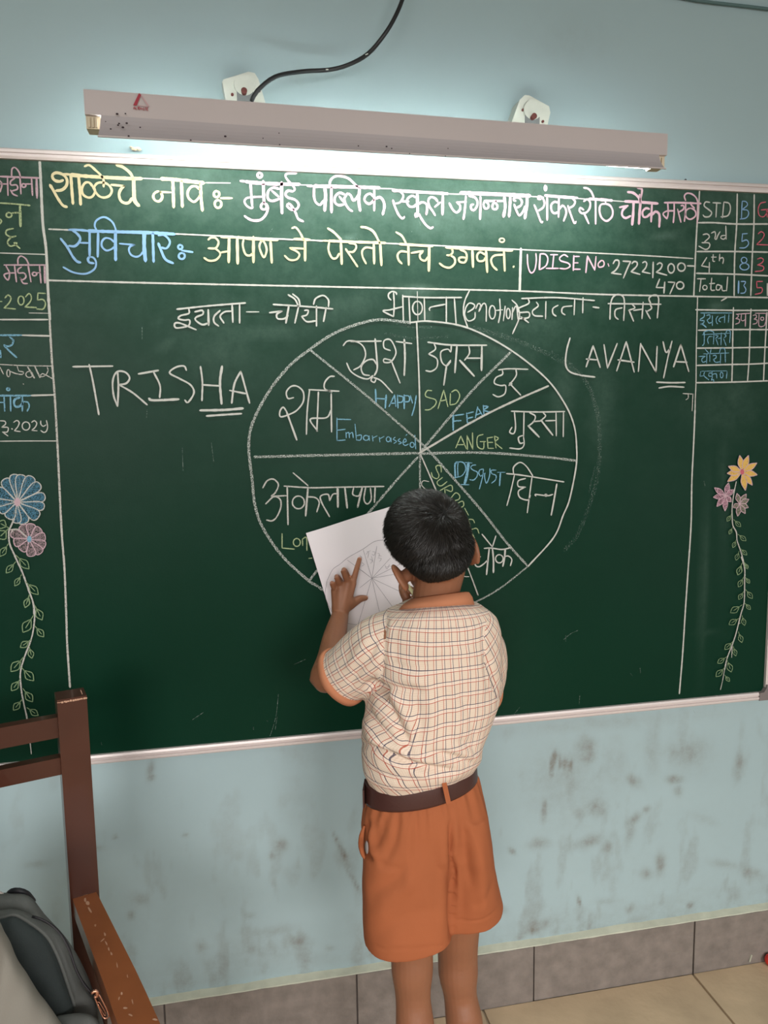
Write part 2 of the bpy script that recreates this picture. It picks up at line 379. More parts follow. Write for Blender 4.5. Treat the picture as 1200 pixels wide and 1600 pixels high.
# frame joint and a little wall nail clips above and below
for (px, py) in ((1060, 1096), (1062, 1084)): pass

LAY = [0]
def ribbon(bm, pts, wpx, plane, seed, jitter=.12):
    "a flat chalk stroke of the given width through board points"
    Q = crom(pts, 2.0); k = len(Q)
    if k < 2: return
    P = [plane(*q) for q in Q]; sc = .00122*wpx/2
    L0 = []; R0 = []
    for i, p in enumerate(P):
        d = (P[min(i+1, k-1)]-P[max(i-1, 0)])
        if d.length < 1e-9: d = Vector((1, 0, 0))
        d.normalize(); nn = Vector((-d.z, 0, d.x)) if abs(d.y) < .5 else Vector((1, 0, 0))
        ww = sc*(1+jitter*mnoise.noise(Vector((i*.35, seed*3.1, 0)))*2)
        if i in (0, k-1): ww *= .75
        L0.append(p+nn*ww); R0.append(p-nn*ww)
    d0 = (P[0]-P[1]).normalized()*sc*.7; d1 = (P[-1]-P[-2]).normalized()*sc*.7
    vl = [bm.verts.new(v) for v in L0]; vr = [bm.verts.new(v) for v in R0]
    for i in range(k-1): bm.faces.new((vl[i], vr[i], vr[i+1], vl[i+1]))
    a = bm.verts.new(P[0]+d0); b = bm.verts.new(P[-1]+d1)
    bm.faces.new((a, vr[0], vl[0])); bm.faces.new((vl[-1], vr[-1], b))
def ell(cx, cy, rx, ry):
    return [(cx+rx*math.cos(t), cy+ry*math.sin(t)) for t in [R(-70+45*i) for i in range(8)]+[R(-70)]]
def parse(s):
    "'x,y x,y; E cx,cy,rx,ry; /w x,y x,y'  strokes separated by ';', '/w' sets the stroke's own width"
    out = []
    for part in s.split(';'):
        w_ = None; pts = []
        for tk in part.split():
            if tk[0] == '/': w_ = float(tk[1:])
            elif tk[0] == 'E':
                c = [float(v) for v in tk[1:].split(',')]; pts = ell(*c)
            else:
                c = tk.split(','); pts.append((float(c[0]), float(c[1])))
        if len(pts) > 1: out.append((w_, pts))
    return out
def chalk(name, key, org, s, width, data, label=None, parent=board, plane=None, y=None):
    LAY[0] += 1; yy = -.0009-.000025*LAY[0] if y is None else y
    pl = plane or (lambda a, b: at(a, b, yy))
    bm = bmesh.new()
    for n, (w_, pts) in enumerate(parse(data)):
        ribbon(bm, [(org[0]+a/s, org[1]+b/s) for a, b in pts], w_ or width, pl, n+LAY[0])
    me = bpy.data.meshes.new(name); bm.to_mesh(me); bm.free()
    o = link(name, me, CH[key] if isinstance(key, str) else key, parent)
    if label: o['label'] = label
    return o

# ------------------------------------------------------------------ the writing on the board
PX = (0, 0)
# ruled lines
def LN(dd, w_, k='w', lab=None):
    for q in dd.split(';'): chalk('chalk_line', k, PX, 1, w_, q, lab)
LN('62,252 64,290 67,350 72,390 75,453 78,500', 4.0); LN('77.5,500 81,562 85,612 90,700 96,825 100.5,885 103.5,960 105,1007 109.4,1074', 3.2, 'n')
LN('76,358 150,361 285,366 430,373 600,380 690,384', 2.4); LN('690,384 815,390 900,394 1000,399 1083,404', 2.2)
LN('74,438 230,442 373,445 560,449 700,452 820,455 940,460 1080,463 1200,465', 2.8)
LN('1093,298 1091,340 1089.5,346 1087,392 1084,463', 3); LN('1090,464 1089,500 1088,545 1087.5,598 1086.5,620 1086,640', 2.2)
LN('1086,640 1084,690 1081,753 1079.7,821 1074.5,900 1071,952 1066.7,1020 1061.5,1084', 3)
LN('814,388 813,420 812,455', 4.6)
LN('1091,348 1116,348 1150,350 1200,350; 1089,393 1148,393 1200,394; 1088,427 1148,428.5 1200,431; 1152,303 1151,351 1148,399 1147,462; 1178.5,304 1178,351 1175.5,399 1173,462; 1199,443 1199,462', 3)
LN('1087,484 1120,484.5 1150,485 1200,485; 1091,516 1144,515 1200,515; 1089,544 1140,543.5 1200,542.5; 1089,571 1144,569.5 1170,569 1200,567.5; 1088,598 1144,597 1200,595; 1146,480.5 1145,520 1144.5,560 1143.5,596; 1173.5,482.5 1172,510 1170.5,560 1168,595; 1198.5,488 1195,550 1193,595; 1136,465 1127,470', 2.8)
# pale rules on the left column
A_ = (0, 250); LN('0,395.3 71.8,397.6', 1.8); LN('0,499.3 75,499.3', 2.4); LN('34,523.75 78,524.9', 2.8); LN('48,618 84,617', 2.8); LN('0,689.4 46,689 88,689', 1.6)
LN('45,489 76,489.5', 1.2, 'n')
# thin white guide segments between the words of the first line
LN('222,278.5 252,280; 321,285.5 360,286; 469,289 487,289; 592,294.5 614,295; 700,302.8 720,303.5; 829,307 850,308; 901,310 916,311; 956,313.5 976,315; 279,365.5 330,368 365,369; 433,373 458,375; 484,375 504,377', 2)

C1, C2, C3, C4, C5, C6, C7, C8 = (70,240), (220,240), (370,250), (480,260), (600,270), (690,270), (820,280), (940,280)
W = lambda k, o, s, w_, d, lab=None: chalk('chalk_lettering', k, o, s, w_, d, lab)
W('y', C1, 7.5, 4.4, '215,310 180,325 130,320 95,290 90,250 130,225 190,235 240,270 262,320 250,380 200,425 130,435; 60,365 100,430 150,520 210,605 260,625; 215,240 300,245; /5.5 300,246 400,258 700,278 1000,292 1140,292; 305,250 315,400 330,590; 395,260 410,430 420,600; /3.6 560,385 520,340 470,345 435,410 450,480 510,515 560,500 590,440 580,390 620,345 690,340 750,370 785,430 760,490 700,515 640,500 595,450 560,385; /3.6 465,150 520,135 590,190 680,285 690,390; /3.6 775,365 935,380; 930,380 890,420 870,480 890,550 940,580 990,570 1020,520; /6 1040,300 1045,450 1050,540 1080,590 1105,610; /4.6 840,135 900,150 960,190 1010,240 1040,310', 'yellow chalk word at the start of the top line')
W('y', C2, 7.5, 4, '/6 235,295 400,305 740,345; /3.6 355,455 230,450; 230,450 250,490 245,530 210,560 165,545 145,500 165,460 210,440; /5 375,310 380,450 385,630; /5 475,320 480,450 487,625; 690,420 650,385 590,390 550,450 560,520 620,565 670,530 690,490; /5 700,345 705,500 722,670; E888,475,33,36; E905,590,40,46; 935,522 1070,522', 'yellow chalk word with a colon and dash')
W('b', C1, 7.5, 3.8, '280,893 400,895 500,905; /5 500,906 800,915 1200,925; 320,895 380,940 415,990 400,1040 350,1085 280,1080; 185,995 260,1090 330,1210 380,1265 420,1275; /2.6 410,1045 525,1048; 525,905 525,1210; 525,1210 505,1235 520,1275 575,1285; /3 525,1210 570,1220 600,1270 590,1340 530,1390 450,1410 330,1390 215,1330; /3 610,900 585,850 600,790 660,750 720,750 790,800 825,870 835,920; 625,920 620,1210; /3 815,1040 770,1000 710,990 670,1030 670,1090 720,1135 780,1120 815,1090; /4.8 828,900 828,1080 830,1250; /2.8 875,1055 1055,1070; /3 1050,1070 1000,1090 985,1130 1010,1185 1070,1210 1120,1190 1150,1150; /6 1165,930 1165,1100 1180,1260', 'blue chalk word at the start of the second line')
W('b', C2, 7.5, 3.4, '/5 0,925 200,930 400,945; /4.2 140,930 145,1100 150,1270; 205,960 270,955 325,1000 340,1050 300,1110 240,1100; /4 205,1050 240,1140 290,1240 380,1285; E462,1095,26,25; E480,1200,36,36; 480,1135 610,1155', 'blue chalk letters with a colon and dash')
W('p', C3, 7.5, 4, '40,245 100,252; /5.6 100,253 200,265 450,280 740,285; 160,270 180,540; /3.4 320,430 180,435 110,450 90,490 120,540 170,565 190,550; /5 310,245 315,430 320,500; 320,490 285,530 290,570 330,580 350,540 320,500; 345,510 365,560 340,640 280,700 200,710 140,690 90,655; E268,178,26,28; 500,340 430,325 380,350 360,400 370,460 420,480 500,455; 410,360 490,430; /5.4 525,260 525,450 530,625; /3.4 650,375 680,340 640,280; /3.6 700,155 590,160 570,190 600,240 650,290; 660,370 600,360 570,400 600,440 680,465 725,520 700,575 640,580 590,540 610,510 650,550 690,620 720,690 780,720', 'pale pink chalk word with a dot above')
W('p', C4, 7.5, 4, '0,230 80,230; /5.6 80,231 300,235 600,243 850,252; 80,235 80,350 100,420 150,450 190,400; /5.6 205,250 215,340 205,520; 265,235 270,170 320,120 400,115 480,140 540,190 590,240; /5 283,240 285,540; 440,330 380,310 330,350 325,420 370,455 430,445; 375,350 430,420; 440,370 470,320 510,340 540,400 580,370 600,330; 435,360 445,430 490,500 530,525; /5 615,250 605,400 620,520; 780,360 740,320 690,340 670,390 700,430 740,435 785,390; 785,260 785,520; /4.6 800,380 850,360 890,400 905,470 885,565', 'pale pink chalk word, second of the pink ones')
W('p', C5, 7.5, 4, '/5 100,205 400,225 750,245; /3.4 185,215 225,260 215,310 180,350 130,360; 105,320 125,390 170,490 215,535 240,515; 200,335 290,335; 375,290 330,270 280,300 270,350 300,395 350,395 390,360; /5 390,235 395,480; 405,370 440,345 490,360 505,420 495,490; 400,470 370,480 370,515 400,500 420,490; 410,480 440,540 490,610 545,650 575,635; 595,400 660,345; 630,340 600,300 550,285 520,320 530,390 570,450 600,500; /5 690,260 685,490', 'pale pink chalk word with a long tail below')
W('p', C6, 7.5, 4, '/6.4 220,235 600,250 1040,270; 90,355 130,430 175,465 215,430 215,380 180,350; /3.4 175,345 290,340; 285,270 270,450 255,545; 320,270 390,290 420,340 410,400 375,440 345,420 345,380 375,370; 455,275 455,400 450,545; 730,330 640,330 500,330; 510,330 490,370 510,420 545,410 550,370 520,340; 640,330 600,370 600,420 640,425 655,390 630,350; /5.4 735,280 745,400 725,515; /5 805,280 800,400 790,515; 870,330 845,320 850,295 900,290 940,330 930,380 880,410; 850,370 880,450 910,500 950,460 980,390; /5.6 1000,270 1000,370 975,535', 'pale pink chalk word, widest of the top line')
W('p', C7, 7.5, 3.7, '190,235 155,230 160,200 200,210 230,270 215,330 160,370; 110,300 140,370 190,500 210,495; /5 235,190 400,205 620,220; 262,210 262,480; E243,105,11,28; 400,280 350,265 310,300 315,370 350,400 400,380; 400,215 395,445; 400,360 440,310 475,340 485,400 455,490; 560,230 590,260 570,310 515,340; 505,310 530,390 580,515 600,495; 690,260 730,235 765,270 760,340 720,390 670,400 640,370 650,335 690,360; 690,390 750,520; 690,100 740,110 780,150 810,220; /5 750,230 900,240 1025,250; 830,240 830,525; 940,250 950,280; 950,290 890,300 875,370 900,450 960,490 1020,440 1030,370 1000,310 950,290', 'pale pink chalk words right of the top line centre')
W('p', C8, 7.5, 4, '/5 270,260 400,265 660,285; 210,330 310,310; 300,315 250,360 240,420 280,455 340,430; /5 375,265 370,400 358,535; /5 445,180 455,250 445,400 437,525; /4.6 305,150 370,160 430,210 450,260; 420,105 470,115 470,170 450,240; 560,350 520,340 480,380 490,440 530,440 575,400; 590,290 580,500; /4.6 590,420 630,380 670,400 680,460 675,560', 'pale pink chalk word with two strokes above')
W('p', C8, 7.5, 3, '/3.6 735,275 900,275 1165,285; 775,275 780,400 765,465; 765,465 720,410 760,375 850,370; 850,280 850,400 840,510; 930,310 960,310 960,350 900,390; 890,350 930,505; 985,290 980,400 970,495; 1040,340 990,370 990,440 1040,470 1100,430 1095,370 1040,340; 985,250 970,200 1000,165 1060,175 1110,220 1130,280; 1128,270 1120,520; 1040,270 1050,300 1090,340', 'pale pink chalk word crowded against the table')
W('y', C2, 7.5, 3.2, '790,1010 820,985 870,985 910,1030 900,1080 870,1110 790,1110; 870,1110 920,1150 930,1190 880,1245 800,1255 740,1220; 930,1160 1020,1145; /4.8 1035,985 1030,1275; /4.8 1130,985 1135,1290; 940,980 1200,985', 'yellow chalk letters, first of the second line')
W('y', C3, 7.5, 3.3, '/4.6 0,905 200,925 480,938; 80,930 70,1000 100,1100 150,1120 190,1090; /4.8 195,900 195,1200; 295,945 265,1020 315,1140 350,1060 330,980 295,945; /4.4 395,950 410,1205; /4.4 670,925 860,935; 620,1030 800,1040; 625,1035 700,1070 735,1110 700,1165 620,1170 560,1120; /4.4 800,940 800,1180; 645,800 690,790 740,850 780,930', 'yellow chalk letters with a hooked word')
W('y', C4, 7.5, 3.4, '180,870 250,872; /4.6 250,873 500,883 920,897; 258,880 250,980 290,1070 340,1075 375,1020; /4.6 395,900 405,1145; /4 240,725 310,770 400,860; 490,900 560,910 575,950 540,1000 480,1000; 450,965 500,1040 590,1175; 770,960 690,950 645,990 650,1060 690,1140; /4.4 780,905 785,1140; /4.6 855,900 870,1160; /4.4 630,710 700,720 780,770 850,900', 'yellow chalk word with two hooks above')
W('y', C5, 7.5, 3.6, '/4.6 180,835 570,860; 280,930 200,920 160,960 170,1020 210,1065; /4.2 285,850 290,1080; 140,695 210,740 260,830; 320,940 460,915; 455,925 420,960 430,1010 480,1030 520,980; /5 530,870 525,1150', 'yellow chalk word with one hook above')
W('y', C6, 7.5, 3.6, '/4.8 50,875 400,890 830,910; 120,885 130,930 100,965 60,965; 100,965 150,1000 155,1060 100,1110 30,1100 -25,1060; 215,900 280,930 295,990 270,1050 210,1040 205,1000 250,990 290,1000; /4.8 360,905 368,1105; 510,960 450,930 415,970 430,1030 490,1030 515,990; /4.8 520,910 535,1165; 720,960 620,970 580,1020 600,1090 650,1140; /4.6 730,915 740,1150; /2.8 E707,790,30,23; /4 840,1105 848,1095', 'yellow chalk word ending in a full stop')
W('p', C7, 7.5, 2.6, '30,880 35,1000 60,1085 90,1095 120,1050 135,950 130,870; /3.2 180,875 170,1060; 180,875 240,880 270,930 250,1010 180,1060; 300,885 385,885; 340,885 325,1040; 250,1045 395,1045; 505,910 460,885 410,920 420,955 510,985 530,1020 480,1050 410,1045; /3.2 575,895 568,1070; 575,905 640,905; 570,980 625,980; 570,1055 650,1055; /3 735,900 715,1095; /3 735,900 820,1065; 820,1065 835,905; 905,950 860,990 870,1030 920,1020 930,980 905,950; 975,990 985,1020', 'pink chalk capitals of the number label')
W('w', C8, 7.5, 2.8, '135,990 160,950 200,955 200,1010 160,1070 115,1100; 115,1100 230,1115; 250,960 340,965; 340,965 300,1050 255,1160; 355,990 380,965 415,975 410,1020 345,1085; 345,1085 450,1115; 480,980 510,965 530,990 515,1040 475,1085; 475,1085 570,1105; 605,970 600,1155; 650,1000 680,980 710,1000 690,1050 640,1090; 640,1090 765,1125; E815,1045,38,55; E935,1030,45,48; 1005,1015 1095,1018; 680,1170 640,1270; 640,1270 740,1270; /3.2 740,1205 730,1335; 780,1205 860,1210; 860,1210 800,1345; /3 E920,1245,43,43', 'white chalk digits 27221200-470')
D_ = (1080, 280); d = 8.42
W('w', D_, d, 2.6, '245,305 190,300 170,350 230,400 270,440 240,490 180,495 155,470; 285,310 390,315; 335,315 325,500; 430,300 410,510; 430,300 500,320 515,400 480,480 390,495', 'white chalk heading STD')
W('w', D_, d, 2.4, '155,730 210,720 240,760 170,830; 140,835 235,840 240,890 190,925 100,880; 265,710 310,690 320,740 310,780 330,790 350,740 380,690; 455,615 460,790; 450,740 400,745 390,775 430,790 455,760', 'white chalk row name 3rd')
W('w', D_, d, 2.4, '205,1030 135,1140; 135,1140 245,1160; 240,1095 235,1245; 290,990 285,1075 310,1080; 265,1025 330,1025; 375,985 370,1075; 370,1050 410,1030 425,1060 415,1110', 'white chalk row name 4th')
W('w', D_, d, 2.4, '80,1310 190,1310; 130,1310 110,1480; E180,1425,28,30; 270,1300 260,1450 310,1460; 240,1375 310,1370; 390,1400 340,1390 330,1450 370,1455 400,1400 410,1465 455,1465; 480,1285 465,1470', 'white chalk row name Total')
for lab, s_ in (('letter B', '670,290 660,520; 670,290 720,295 740,340 670,400; 670,400 740,410 755,460 720,510 640,525'), ('digit 5', '670,720 740,715; 675,720 665,820; 665,820 730,800 755,850 710,900 635,905'), ('digit 8', 'E695,1065,38,38; E700,1150,60,44'), ('number 13', '/3.2 625,1340 620,1500; 655,1345 715,1350 690,1400; 690,1400 720,1450 700,1495 650,1500')):
    W('b', D_, d, 2.1, s_, 'blue chalk '+lab)
for lab, s_ in (('letter G', '980,300 910,320 880,400 900,480 960,490 1011,410; 920,405 1011,395; 990,400 1000,500'), ('digit 2', '880,720 920,690 960,720 940,780 860,860; 860,860 1011,865'), ('digit 3', '870,1050 920,1035 950,1060 930,1100 870,1130; 880,1130 950,1150 940,1200 840,1215'), ('digit 5', '860,1345 940,1345; 860,1345 865,1430; 865,1430 930,1430 925,1490 840,1515')):
    W('r', D_, d, 2.1, s_, 'red chalk '+lab)
E_ = (1080, 460)
W('t', E_, 10, 2, '/1.6 145,290 640,290; 205,290 200,350 140,390 150,410 200,410 190,450 135,460; /2.6 135,460 180,470 235,515; 240,330 290,320 290,370 250,400 280,450 330,430; 330,330 330,490; 420,340 390,380 395,440 415,460; 515,350 450,370 430,410 460,430; 525,320 520,440; 590,310 580,440', 'blue chalk heading of the small table')
W('k', E_, 10, 1.9, '700,310 920,295; 715,310 740,340 695,380; 700,380 750,390 750,440 690,465; 785,310 780,400 820,410 850,380; /2.6 850,310 845,500; 965,330 1010,320 1020,360 980,385 1030,400 1020,450 960,465; 1000,295 1180,295; 1060,310 1060,490 1140,490 1160,430; E1110,380,25,25; 1170,290 1165,460', 'pinkish chalk headings of the small table')
W('t', E_, 10, 1.9, '/1.4 170,630 600,605; 190,620 205,585 280,565 350,590 355,640; 205,600 200,770 170,800; 330,660 280,660 255,710 270,770; 355,640 345,775; 380,640 420,650 380,690; 385,690 420,790; 420,690 470,680; 470,600 465,790; 520,620 545,650 510,680; 505,690 545,800; 545,600 560,565 610,580 600,755', 'blue chalk second row name')
W('t', E_, 10, 1.9, '/1.4 190,930 590,915; 120,970 220,965; 215,970 165,1010 180,1060 240,1040; 245,930 240,1075; 290,930 290,1050; 220,860 285,930; 310,860 290,940; 340,960 380,950 390,990 340,1020; 345,1010 380,1060 460,1050; 460,930 455,1075; 530,930 535,1060; 440,920 460,850 520,850 535,930', 'blue chalk third row name')
W('t', E_, 10, 1.9, '150,1205 135,1280; 135,1280 200,1270; /1.2 165,1200 560,1195; 210,1210 200,1270 275,1335; 320,1230 280,1230 275,1275 320,1280; 325,1200 330,1300; 335,1250 390,1240 400,1310; 330,1300 315,1340 350,1330 350,1370; E475,1260,22,45; 560,1210 550,1315', 'blue chalk last row name')
a = 6.4
W('k', A_, a, 2.4, '/3 0,165 390,180; -10,200 20,240 0,320; 5,240 80,240; 75,180 80,355; 150,180 105,215 110,250 165,250 175,290 120,310; 105,300 130,340 175,360; 200,180 210,340; 115,170 120,90 150,75 190,120 205,180; E238,255,20,18; 250,240 315,240; 315,180 325,355; /3.4 365,180 370,380', 'pink chalk word, upper of two in the left column')
W('g', A_, a, 2.4, '0,430 150,440 300,455; /3.8 200,455 205,665; E90,550,28,24; 120,530 200,525; 135,685 70,700 60,740 110,770 160,760; 110,770 75,820 100,860 150,850 170,830 140,830 200,885; 0,590 15,610 0,640', 'green chalk letter and numeral in the left column')
W('k', A_, a, 2.3, '40,1050 460,1050; 60,1060 95,1130 80,1200 40,1150 90,1130 150,1130; 145,1055 165,1220; 215,1070 180,1095 185,1130 240,1130 260,1170 220,1200 200,1170 230,1230 275,1235; 280,1050 310,1220; 180,1045 180,990 210,960 260,990 290,1050; E345,1140,22,18; 360,1130 405,1125; 395,1055 410,1230; /3 445,1060 450,1230', 'pink chalk word, lower of two in the left column')
W('g', A_, a, 2.1, '0,1415 20,1415; 50,1380 80,1350 110,1380 90,1430 40,1480; 40,1480 155,1490; E210,1405,30,45; 255,1370 290,1335 315,1370 300,1420 250,1470; 250,1470 365,1475; 380,1330 455,1335; 380,1330 375,1400; 375,1400 430,1395 455,1440 430,1490 365,1490', 'green chalk 2025')
B_ = (0, 500)
W('t', B_, 8, 2.8, '0,190 270,190; 120,215 165,250 150,310 90,330 50,310; 50,315 110,380 210,470; 5,380 10,470', 'blue chalk letter below a half blue line')
W('n', B_, 8, 1.6, '0,555 300,570 660,575; 0,590 45,680; E105,665,20,45; 125,640 200,670 280,680 290,650 235,640; 215,580 235,640; E365,680,42,38; /2.4 345,585 430,725; /2.2 435,580 500,720; 590,590 600,630 570,690 510,710 530,670 670,740; 290,798 296,803', 'thin white chalk weekday word')
W('t', B_, 8, 2.4, '/3 0,945 380,945; E103,865,18,18; 0,1030 50,1030; 50,950 60,1140; 130,950 135,1140; /3.4 250,970 190,990 175,1040 200,1085 260,1070 290,1020; 280,960 280,1140; 300,1020 350,1030 365,1080 340,1140', 'blue chalk word with a ring above')
W('w', B_, 8, 1.8, '0,1260 60,1265 70,1300 20,1340; 20,1340 100,1345 90,1400 30,1400; 30,1400 100,1450; /2.6 146,1358 156,1364; 170,1280 210,1255 240,1280 225,1330 180,1385; 180,1385 255,1395; E325,1325,48,52; 395,1280 430,1258 460,1290 440,1340 395,1380; 395,1380 465,1385; 510,1260 510,1300 540,1330 575,1310; 580,1255 595,1330 580,1390 545,1405 510,1380', 'white chalk date ending in 2025')
F1 = (260, 450); F2 = (590, 440); F3 = (800, 450); F4 = (100, 560); F5 = (870, 510)
W('w', F1, 4.2857, 2.8, '70,142 300,118 530,100; 150,140 150,170 95,185 80,205 120,215 155,215 150,250 100,265 60,265 55,240 90,235 200,280; 190,160 240,150 245,175 200,195 195,215 240,245 280,235; /3.4 280,145 283,250; 360,150 320,190 320,230 350,255; 435,155 390,160 360,190 385,235; /3 440,115 445,230; 490,110 490,235; /2 535,160 620,160', 'white chalk word and dash left of the circle top')
W('w', F1, 4.2857, 2.8, '715,110 950,125 1115,140; 690,165 770,155; 775,155 740,175 745,205 790,205 815,185; /3.2 820,118 800,235; 885,125 860,235; 815,45 860,75 885,125; 845,40 885,75 895,125; 925,150 950,150 940,180 905,190; 905,190 940,225 1000,220; 1005,120 1005,255; 985,110 1000,70 1050,50 1085,80 1085,125; 1070,130 1052,225', 'white chalk word with a tall loop')
W('w', F2, 5.217, 2.6, '110,150 90,130 90,100 120,80 150,90 155,105; 130,90 135,190 130,285; 130,285 45,240 100,230 200,205; 205,110 210,320; 205,120 400,130 685,130; 255,125 265,345; E325,215,40,55; 380,130 385,320; 425,235 430,210 550,185; 560,125 560,340; 625,130 640,345', 'white chalk word above the circle')
W('w', F2, 5.217, 2.4, '750,70 710,160 700,260 735,375; 735,250 780,220 790,190 750,175 720,210 710,270 740,320 790,300 795,250; 800,220 820,180 840,190 825,245; 825,245 860,180 885,200 885,325; E935,250,25,55; 995,140 1000,250 985,335; 965,235 1020,230; 1040,200 1025,320; E1065,260,16,42; 1100,210 1095,310; 1095,260 1130,200 1145,310; 1095,150 1140,200 1155,290 1100,425', 'white chalk word emotion in brackets')
W('w', F3, 5, 2.6, '75,82 350,75 645,98; 125,80 130,120 50,160 60,190 130,190 130,230 60,240; 70,225 130,270; 190,110 205,140 160,180 175,215 240,220; 265,105 262,240; 360,135 320,160 320,200 345,220; 470,140 400,150 390,190 415,210; 490,90 485,210; 555,75 552,195; /3 632,148 680,155', 'white chalk word and short dash')
W('w', F3, 5, 2.8, '750,122 1165,127; 765,245 770,130 790,70 830,50 870,70 880,130; 860,155 810,170 805,220 830,245; 880,125 872,255; 940,130 960,155 910,175; /3.2 915,175 950,260; 950,175 1020,165; 1025,110 1015,240; 1080,130 1090,160 1050,185; 1045,175 1080,240; 1085,125 1070,80 1110,55 1145,80 1135,235', 'white chalk word with two loops above its bar')
W('w', F4, 4, 2.9, '55,52 305,48; 157,38 180,140 218,352; 335,85 340,180 335,300; 335,300 310,230 305,140 330,85 380,85 410,120 390,155 345,165; 345,165 430,215 520,290; /3.4 465,97 590,75; 560,85 600,170 598,245; /4 530,250 560,262 718,255; 765,75 750,48 700,55 660,90 720,125 790,165 812,215 775,275 755,260; 853,50 865,150 862,265; 862,165 975,172; /4 988,48 975,150 985,285; /3.2 1105,80 1065,160 1048,280; 1105,80 1160,280; 1035,200 1135,220; /4.2 850,325 1000,322 1120,312; /3.4 890,360 1000,352 1110,345', 'large white chalk capitals left of the circle, twice underlined')
W('w', F5, 5.4545, 3, '113,98 85,200 75,320 110,385 200,415 325,432; /3.4 310,165 250,345; 310,165 370,350; 250,278 340,285; 402,155 432,355; 432,355 515,145; 592,130 510,380; 592,130 660,390; 520,285 660,305; 715,145 695,385; 715,150 845,390; 845,390 855,170; 905,130 930,220 965,190; 982,125 950,250 910,440; /4 1057,155 995,345; 1057,155 1125,385; 1010,300 1110,305; 850,475 970,480 1095,478; 870,525 960,512 1085,518', 'large white chalk capitals right of the circle, twice underlined')
W('n', F5, 5.4545, 2, '1075,572 1165,577; 1160,577 1153,720; 1120,580 1120,610 1100,625', 'small white chalk leftover letter')
F6 = (520, 500); G2 = (370, 480); G3 = (640, 480); G5 = (380, 680); G6 = (640, 680); F7 = (670, 700); F8 = (700, 820)
W('w', F6, 4.615, 2.5, '75,185 100,155 140,150 190,165 225,200 235,260 200,330 150,360; 130,155 350,152; 100,310 130,370 190,410 250,425 290,400; 265,400 220,390 205,340 240,295 290,285 315,320; /3 305,135 315,250 320,350 300,400; 290,405 275,435 300,450 310,430; 295,415 350,440 430,525; 415,220 370,200 370,150 410,140 440,180 455,240 420,300 370,305 370,280 420,290; 420,290 485,455; 455,155 570,170; /3.4 515,140 520,270 515,400', 'white chalk word above HAPPY')
W('w', F6, 4.615, 2.5, '/3 685,160 850,180 1110,182; 730,170 740,210 690,245; 690,245 750,280 750,340 710,370 670,365; 855,180 850,230 830,210 780,230 785,300 820,330 850,300; 850,290 815,335; /3 820,330 800,470; /3.4 895,185 880,380; 980,185 985,240 950,290; /3.6 915,290 1020,405; 960,275 1070,275; /3.6 1075,185 1072,365', 'white chalk word above SAD')
W('t', F6, 4.615, 2.2, '/3 308,500 312,600; 312,565 385,570; /3 385,540 378,635; 445,540 405,625; 445,540 455,625; 415,600 455,600; 465,540 470,635; 465,545 505,555 500,590 470,595; /3 515,540 515,640; 515,545 550,550 550,585 515,590; 560,545 575,600; 602,545 590,620 570,690', 'blue chalk word HAPPY')
W('g', F6, 4.615, 2.0, '715,510 680,510 670,550 740,575 740,610 700,645 665,648; 800,505 758,640; 800,505 830,625; 775,585 820,575; 848,530 845,610; 855,520 890,505 915,545 890,600 845,612', 'green yellow chalk word SAD')
W('t', F6, 4.615, 2.4, '/3.2 868,685 868,795; 868,690 945,680; 870,730 925,725; 965,670 970,740; 965,675 1015,662; 970,710 1010,700; 970,742 1020,735; 1045,625 1028,705; 1045,630 1080,690; 1035,685 1070,670; 1085,615 1090,680; 1085,620 1120,625 1090,650 1138,665', 'blue chalk word FEAR')
W('t', F6, 4.615, 1.8, '30,705 30,870; 30,715 130,718; 30,795 90,788; 30,870 90,865; 95,810 97,850; 97,820 115,810 120,850; 120,825 140,810 148,850; 160,750 170,860; 170,835 205,830 200,865 170,865; E240,850,20,18; 262,835 265,870; 285,835 290,875; 290,850 320,835; 335,845 340,880; 340,855 370,840; E400,860,15,18; 420,850 420,880; 450,845 435,860 460,875 440,890; 485,855 470,870 495,885 475,895; 505,885 530,875 520,855 505,885 520,905 545,895; 525,835 535,825; E572,900,15,18; 592,830 598,930', 'pale blue chalk word Embarrassed')
W('g', G3, 4, 2.0, '320,805 288,880; 320,805 355,885; 300,860 345,858; 362,890 358,800; 358,800 395,888; 395,888 393,785; 460,795 425,810 425,870 460,885 465,840; 440,840 475,840; 485,815 490,880; 485,818 520,812; 488,845 520,845; 490,882 525,882; 530,805 540,880; 530,805 555,820 535,845 578,885', 'green yellow chalk word ANGER')
W('w', G3, 4, 2.5, '555,392 620,385 740,388; 580,395 580,420 540,440 530,475 570,490 600,490 595,540 555,560 520,545; 665,390 665,430 620,490; 620,490 640,480 625,475 695,550', 'white chalk word above FEAR')
W('w', G3, 4, 2.6, '635,650 800,655 970,652; 655,655 662,750 650,790 625,780 640,750; 715,655 712,810; 712,800 680,815 690,850 715,845; 712,810 715,860 690,885 625,880; 750,660 785,680 775,715 740,745; /3.4 740,740 810,812; 770,715 830,710; 835,660 850,680 825,705; /3.4 820,705 895,800; 850,710 915,708; 915,660 917,805; 962,655 960,810', 'white chalk word right of ANGER')
W('t', F7, 10, 2.0, '/3 415,470 410,250 460,220; 455,450 450,300 460,225; 430,235 500,215 560,250 575,340 520,430 430,460; /1.6 565,225 680,235; /5 620,230 600,400 560,560; /1.8 500,570 630,575; 735,265 680,270 655,310 700,350 760,380 750,450 700,500 640,495; 855,330 800,340 780,390 810,440 860,400; 855,330 840,450 790,640; 880,390 870,440 900,550 950,430 955,320; 1050,345 975,350 985,400 1050,430 1040,500 980,550; /1.4 1070,380 1195,380; /2.6 1120,380 1105,590', 'blue chalk word DISGUST')
